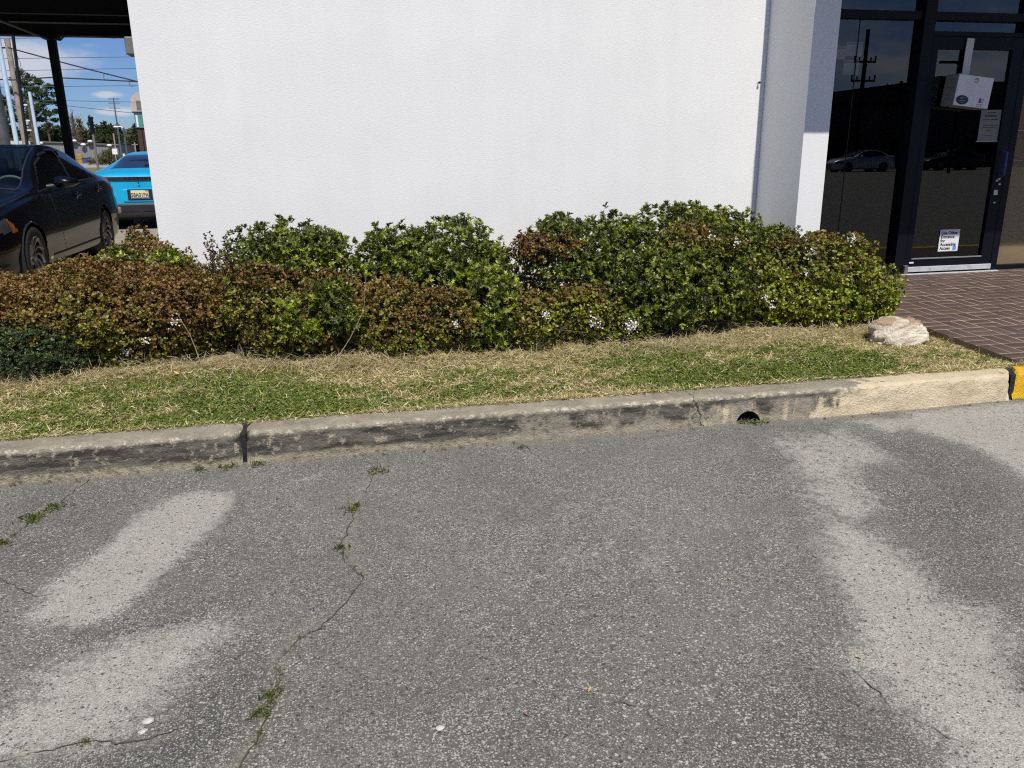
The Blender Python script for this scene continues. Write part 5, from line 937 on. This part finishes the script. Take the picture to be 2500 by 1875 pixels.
def cable(label, pts, r, mat='thin_cable', cat='cable', loops=()):
    o = thing('overhead_cable', label, cat, pts[0], group='overhead cables over the side lot'); p0 = Vector(pts[0]); MB().tube([Vector(p) - p0 for p in pts], r, 6).build('wire', M[mat], o)
    for p in loops: c = Vector(p) - p0; MB().tube([c + Vector((.10 * math.cos(a), 0, -.14 + .16 * math.sin(a))) for a in np.linspace(.6, 5.6, 12)], .018, 5).build('cable_loop', M['fixture'], o)
def line(a, b, sag, n=14): return [(a[0] + (b[0] - a[0]) * t, a[1] + (b[1] - a[1]) * t, a[2] + (b[2] - a[2]) * t - sag * 4 * t * (1 - t)) for t in np.linspace(0, 1, n)]
cable('thick black cable slanting down from the wooden pole', line((-15.28, 45, 6.61), (-9.6, 45, 5.1), .03) + [(-6, 45, 4.5), (-2, 45, 4.2)], .032, 'cable', loops=[(-11.1, 45, 5.46), (-9.95, 45, 5.18)])
cable('thick black cable running nearly level under the slanting one', [(-60, 45, 7), (-15.3, 45, 5.15), (-13.55, 45, 5.28), (-9.6, 45, 5.11), (-4, 45, 4.95), (4, 45, 4.9)], .030, 'cable')
for i, (a, b, lab) in enumerate((((-20.1, 60, 7.66), (-12.8, 60, 7.85), 'thin wire crossing the big cloud, second from the top'), ((-20.3, 60, 6.93), (-12.8, 60, 7.14), 'thin wire crossing the underside of the big cloud'), ((-17.5, 60, 5.99), (-12.8, 60, 6.07), 'thin wire just below the thick level cable'), ((-17.7, 60, 8.94), (-13, 60, 9.11), 'thin wire topmost, just below the canopy beam'), ((-17.6, 60, 5.11), (-13.1, 60, 5.03), 'thin wire level with the domed top of the sign tower'), ((-19.45, 60, 5.02), (-13.3, 60, 4.32), 'lowest thin wire sloping towards the sign tower from the pale blue pole'))):
    d = ((b[0] - a[0]), (b[2] - a[2])); k = 3.0 if i != 5 else 0; k2 = 2.5; A = (a[0] - d[0] * k, 60, a[2] - d[1] * k); Bp = (b[0] + d[0] * k2, 60, b[2] + d[1] * k2); cable(lab, [A, a, b, Bp], .017)

# warehouse
wh = thing('warehouse', 'low grey corrugated metal warehouse with a white end beyond the road', 'building', (-70, 220, .2))
whl = MB(); whl.add([(-30, 0, 0), (16.2, 0, 0), (16.2, 0, 4.35), (-3.4, 0, 5.30), (-30, 0, 5.9)], [(0, 1, 2, 3, 4)]); whl.add([(16.2, 0, 0), (16.2, 30, 0), (16.2, 30, 4.35), (16.2, 0, 4.35)], [(0, 1, 2, 3)]); whl.build('wall', M['siding'], wh)
MB().add([(-30, -.4, 5.95), (-3.4, -.4, 5.35), (16.5, -.4, 4.40), (16.5, 30, 4.40), (-3.4, 30, 5.35), (-30, 30, 5.95)], [(0, 1, 2, 3, 4, 5)]).add([(-30, -.4, 5.70), (-3.4, -.4, 5.10), (16.5, -.4, 4.15), (16.5, -.4, 4.40), (-3.4, -.4, 5.35), (-30, -.4, 5.95)], [(0, 1, 2, 3, 4, 5)]).build('roof', M['fixture'], wh)
MB().box(-30, -3.2, -.9, -.1, 0, 5.3).build('white_end_wall', M['cream'], wh); MB().box(.8, 1.8, -.05, .02, 1.9, 2.7).build('window', M['dark_metal'], wh)
for x, z in ((-.95, 4.75), (8.55, 4.35), (14.45, 4.1), (6.6, 5.25), (10.2, 5.1)):
    bm = bmesh.new(); bmesh.ops.create_uvsphere(bm, u_segments=14, v_segments=8, radius=.5); f = MB().add([Vector((x + v.co.x * 1.25, -.75 + v.co.y, z + v.co.z * .62)) for v in bm.verts], [[v.index for v in q.verts] for q in bm.faces], 0, True); bm.free(); f.tube([(x, -.4, z + .1), (x, 0, z + .3)], .08, 6).build('wall_lamp', M['white_paint'], wh)
tk = thing('storage_tank', 'ochre yellow tank standing before the grey warehouse', 'tank', (-57.5, 201, .2)); MB().lathe([(.75, 0), (.75, 1.9), (.68, 2.05), (.0001, 2.1)], (0, 0, 0), (0, 0, 1), 20).build('tank_shell', M['drum'], tk); MB().lathe([(.77, .9), (.79, .95), (.77, 1.0)], (0, 0, 0), (0, 0, 1), 20).build('hoop', M['fixture'], tk)
bn = thing('waste_container', 'blue waste container next to the ochre tank', 'container', (-56.1, 201, .2)); MB().box(-.8, .6, -.5, .5, .1, 1.15, bev=.04).build('bin_body', M['blue_bin'], bn); MB().box(-.85, .65, -.55, .55, 1.15, 1.24, bev=.02).build('lid', M['dark_metal'], bn)

# ------------------------------------------------------------------ far trees
PINE = [(.035, .055, .02), (.055, .085, .032), (.09, .12, .045)]; BROWNISH = [(.085, .08, .03), (.14, .13, .05), (.19, .17, .075)]; DARK = [(.026, .042, .017), (.045, .066, .027), (.07, .095, .036)]
def tree(name, label, x, y, h, clumps, cols, leaf=.55, dens=60, trunk=.3, bare=False, group='trees behind the warehouse'):
    o = thing(name, label, 'tree', (x, y, .2), group=group); t = MB(); lean = random.uniform(-.4, .4)
    t.tube([(0, 0, -.3), (lean * .3, 0, h * .35), (lean, 0, h * .7), (lean * 1.1, 0, h * .96)], [trunk, trunk * .8, trunk * .5, .05], 7)
    P = []; D = []
    for (cx, cz, rx, rz) in clumps:
        cy = random.uniform(-rx * .6, rx * .6); t.tube([(lean * .8, 0, max(.5, cz - rz * .9)), (cx * .6, cy * .6, cz - rz * .3), (cx, cy, cz)], [trunk * .3, trunk * .2, .04], 5, caps=False)
        n = int(dens * max(1, rx * rz)); d = norm(rng.normal(size=(n, 3))); r = rng.random((n, 1)) ** .45; p = np.array([cx, cy, cz]) + d * r * [rx, rx, rz] * (1 + vnoise(d, 2.5, int(abs(cx * 10 + cz * 7)) % 99) * .28)[:, None]; P.append(p); D.append(d * .6 + [0, 0, .7])
    t.build('trunk', M['bark'], o)
    if bare:
        b = MB()
        for i in range(110): a = random.uniform(0, 6.28); z0 = random.uniform(.3, .8) * h; L_ = random.uniform(1.2, 3.2); b.tube([(lean * .6, 0, z0), (math.cos(a) * L_ * .5, math.sin(a) * L_ * .5, z0 + L_ * .6), (math.cos(a) * L_, math.sin(a) * L_, z0 + L_ * random.uniform(.8, 1.2))], [.09, .05, .02], 4, caps=False)
        b.build('bare_branch_crown', M['wood_pole'], o); return o
    P = np.concatenate(P); D = np.concatenate(D); C = pal(rng.random(len(P)) * .7 + .3 * rng.random(), cols); tag(link('crown', leaves_mesh('crown', P, D, None, leaf, C, TINY, TINY_F, (20, 85), 5), M['far_leaf'], o), kind='stuff'); return o
def pine_clumps(h, w, base, n, seed):
    r = random.Random(seed); out = []
    for i in range(n):
        f = i / (n - 1); z = h * (base + (1 - base) * f); s = w * (.95 - .55 * f) * r.uniform(.55, 1.1); out.append((r.choice((-1, 1)) * s * r.uniform(.25, .85), z, r.uniform(.9, 1.7) * (1.1 - .3 * f), r.uniform(.5, .9)))
    return out
tree('pine_tree', 'tall open pine left of the canopy post with its trunk showing', -73.6, 235, 21, [(-.6, 20, 1.6, .9), (1.6, 18.9, 1.7, .9), (-2.2, 18.2, 1.6, .9), (2.9, 17.0, 1.6, .8), (.3, 17.2, 1.9, 1.1), (-2.9, 15.8, 1.6, .9), (3.2, 14.9, 1.3, .7), (1.2, 15.2, 1.6, .9), (-1.2, 14.0, 1.9, 1.1), (-2.6, 12.6, 1.6, .9), (2.6, 12.9, 1.3, .6), (.6, 12.4, 1.7, .9), (-1.6, 11.0, 1.7, .8), (1.8, 10.8, 1.1, .5), (.2, 9.6, 1.4, .7)], PINE)
tree('pine_tree', 'tall bushy pine behind the wooden utility pole', -78.9, 238, 23.5, [(-.4, 22.6, 1.4, .9), (1.4, 21.4, 1.5, .9), (-1.5, 20.8, 1.6, .9), (.4, 19.6, 2.0, 1.1), (2.6, 18.6, 1.5, .8), (-2.4, 18.0, 1.8, 1.0), (.8, 17.0, 2.2, 1.2), (2.8, 15.8, 1.5, .8), (-1.6, 15.0, 2.0, 1.1), (1.2, 13.6, 2.0, 1.0), (-1.0, 12.0, 2.0, 1.0), (1.8, 11.0, 1.6, .8)], PINE)
tree('pine_tree', 'ragged pine behind the thick grey sign pole', -84.5, 240, 17, pine_clumps(16.5, 3, .45, 13, 3), PINE)
tree('bare_tree', 'leafless pale tree just behind the canopy post', -69.0, 240, 14.2, [(0, 9, .1, .1)], BROWNISH, bare=True)
for i, (x, h, w, cols, lab) in enumerate(((-78, 9.5, 3.2, BROWNISH, 'olive brown tree low in front of the bushy pine'), (-74.2, 8.6, 3.2, DARK, 'dark rounded evergreen under the open pine'), (-70.6, 9.2, 2.8, BROWNISH, 'brownish round tree at the foot of the canopy post'), (-67.4, 11.2, 2.6, BROWNISH, 'brown bare looking tree crown beside the canopy post'), (-65.4, 12.4, 2.2, DARK, 'dark pointed evergreen rising beside the slim dark post'), (-63.2, 9.0, 2.0, BROWNISH, 'low brown tree in the dip of the tree line'), (-61.0, 10.6, 2.4, DARK, 'dark evergreen with a rounded top past the dip'), (-58.6, 10.2, 2.4, DARK, 'dark broad evergreen behind the street lamp'), (-56.2, 8.4, 2.0, BROWNISH, 'lower olive tree between dark evergreens'), (-53.6, 10.0, 2.3, DARK, 'dark evergreen closest to the sign tower'))):
    r = random.Random(i); tree('roadside_tree', lab, x, 240 + i % 3 * 3, h, [(r.uniform(-.7, .7) * w, h * r.uniform(.30, .62), w * r.uniform(.5, .75), w * r.uniform(.4, .6)) for _ in range(7)] + [(r.uniform(-.3, .3) * w, h * .80, w * .45, h * .14), (0, h * .92, w * .28, h * .09), (0, h * .25, w * .8, h * .25)], cols, .6, 26)
def far_wood():
    P = []; D = []
    for i in range(90):
        x = random.uniform(-100, -40); y = random.uniform(250, 272); h = random.uniform(7.5, 10.8); w = random.uniform(2.2, 3.6); n = 480; d = norm(rng.normal(size=(n, 3))); P.append(np.array([x, y, h * .5 + .2]) + d * rng.random((n, 1)) ** .4 * [w, w, h * .5]); D.append(d * .5 + [0, 0, .7])
    P = np.concatenate(P); D = np.concatenate(D); tag(link('distant_woods', leaves_mesh('distant_woods', P, D, None, .9, pal(rng.random(len(P)), [(.03, .046, .02), (.06, .07, .032), (.11, .11, .05)]), TINY, TINY_F, (20, 85), 5), M['far_leaf']), kind='stuff')
far_wood()
def far_shrub(label, x, y, lobes, cols):
    o = thing('roadside_shrub', label, 'shrub', (x, y, .2)); P = []; D = []; t = MB()
    for cx, cz, rx, rz in lobes:
        n = int(150 * rx * rz) + 80; d = norm(rng.normal(size=(n, 3))); P.append(np.array([cx, random.uniform(-.5, .5), cz]) + d * rng.random((n, 1)) ** .45 * [rx, rx, rz] * (1 + vnoise(d, 3, int(cx * 10) % 50) * .25)[:, None]); D.append(d * .6 + [0, 0, .7]); t.tube([(cx * .5, 0, 0), (cx, 0, cz)], [.06, .02], 5)
    t.build('stems', M['bark'], o); P = np.concatenate(P); tag(link('foliage', leaves_mesh('foliage', P, np.concatenate(D), None, .22, pal(rng.random(len(P)), cols), TINY, TINY_F, (20, 85), 5), M['far_leaf'], o), kind='stuff')
far_shrub('olive roadside shrub at the end of the grey warehouse', -38.2, 150, [(-1.2, 1.0, 1.0, 1.0), (0, 1.3, 1.1, 1.3), (1.0, 1.1, .9, 1.1), (.4, 2.1, .8, .7), (-.5, 1.9, .8, .7)], BROWNISH)
far_shrub('smaller olive shrub between the road sign and the street lamp', -34.9, 152, [(0, .8, .8, .8), (.9, .7, .8, .7), (1.9, .9, .9, .9)], BROWNISH)
far_shrub('low shrub at the foot of the warehouse wall beside the blue container', -44.5, 168, [(-1.5, .6, 1.0, .7), (0, .7, 1.1, .8), (1.5, .6, 1, .7)], BROWNISH)

# ================================================================== what the glass mirrors: the far side of the lot, behind the viewer
ob = thing('office_block', 'long low brown building across the lot, mirrored in the door glass', 'building', (60, -47, 0)); MB().box(-40, -13.5, -12, 0, 0, 4.95).box(-13.5, 40, -12, 0, 0, 6.6).build('wall', M['office'], ob); MB().box(-40.2, -13.45, -12.2, .2, 4.95, 5.12).box(-13.4, 40.2, -12.2, .2, 6.6, 6.8).build('roof', M['dark_metal'], ob)
for x in range(-36, 38, 7): MB().box(x, x + 3, -.02, .05, .6, 2.4).build('window', M['dark_metal'], ob)
def cross_pole(label, x, y, h, arms, r=.2):
    o = thing('power_pole', label, 'pole', (x, y, 0)); MB().tube([(0, 0, -.3), (0, 0, h)], [r, r * .7], 10).build('shaft', M['dark_metal'], o)
    for z, w in arms:
        a = MB().box(-w, w, -.08, .08, z, z + .14)
        for s in (-1, 1): a.tube([(s * w, 0, z), (s * w, 0, z + .5)], .07, 6).tube([(s * w * .55, 0, z), (s * w * .55, 0, z + .4)], .06, 6)
        a.build('crossarm', M['dark_metal'], o)
cross_pole('tall power pole with three crossarms mirrored in the sidelight glass', 40.7, -45.5, 10.4, [(8.0, .9), (6.6, 1.0), (5.4, .9)]); cross_pole('shorter power pole with double crossarms mirrored in the sidelight glass', 46.0, -48, 6.9, [(6.2, 1.3), (5.1, 1.2)])
def lamp_behind(x, y, h):
    o = thing('car_park_lamp', 'dark lot lamp with a bent arm mirrored in the door glass', 'lamp', (x, y, 0)); MB().tube([(0, 0, 0), (0, 0, h), (-.5, 0, h + .3)], .09, 8).build('shaft', M['dark_metal'], o); MB().box(-1.6, -.4, -.15, .15, h + .22, h + .36, bev=.03).build('lamp_head', M['dark_metal'], o)
lamp_behind(37.4, -31, 6.2)
s2 = build_sedan('parked_sedan', 'silver sedan across the lot, mirrored in the sidelight glass', 'silver_paint', (36.7, -37.2, 0), R(180), detail=False)
s3 = build_sedan('parked_sedan', 'dark sedan across the lot, mirrored in the door glass', 'navy', (44.2, -37.6, 0), R(180), detail=False)
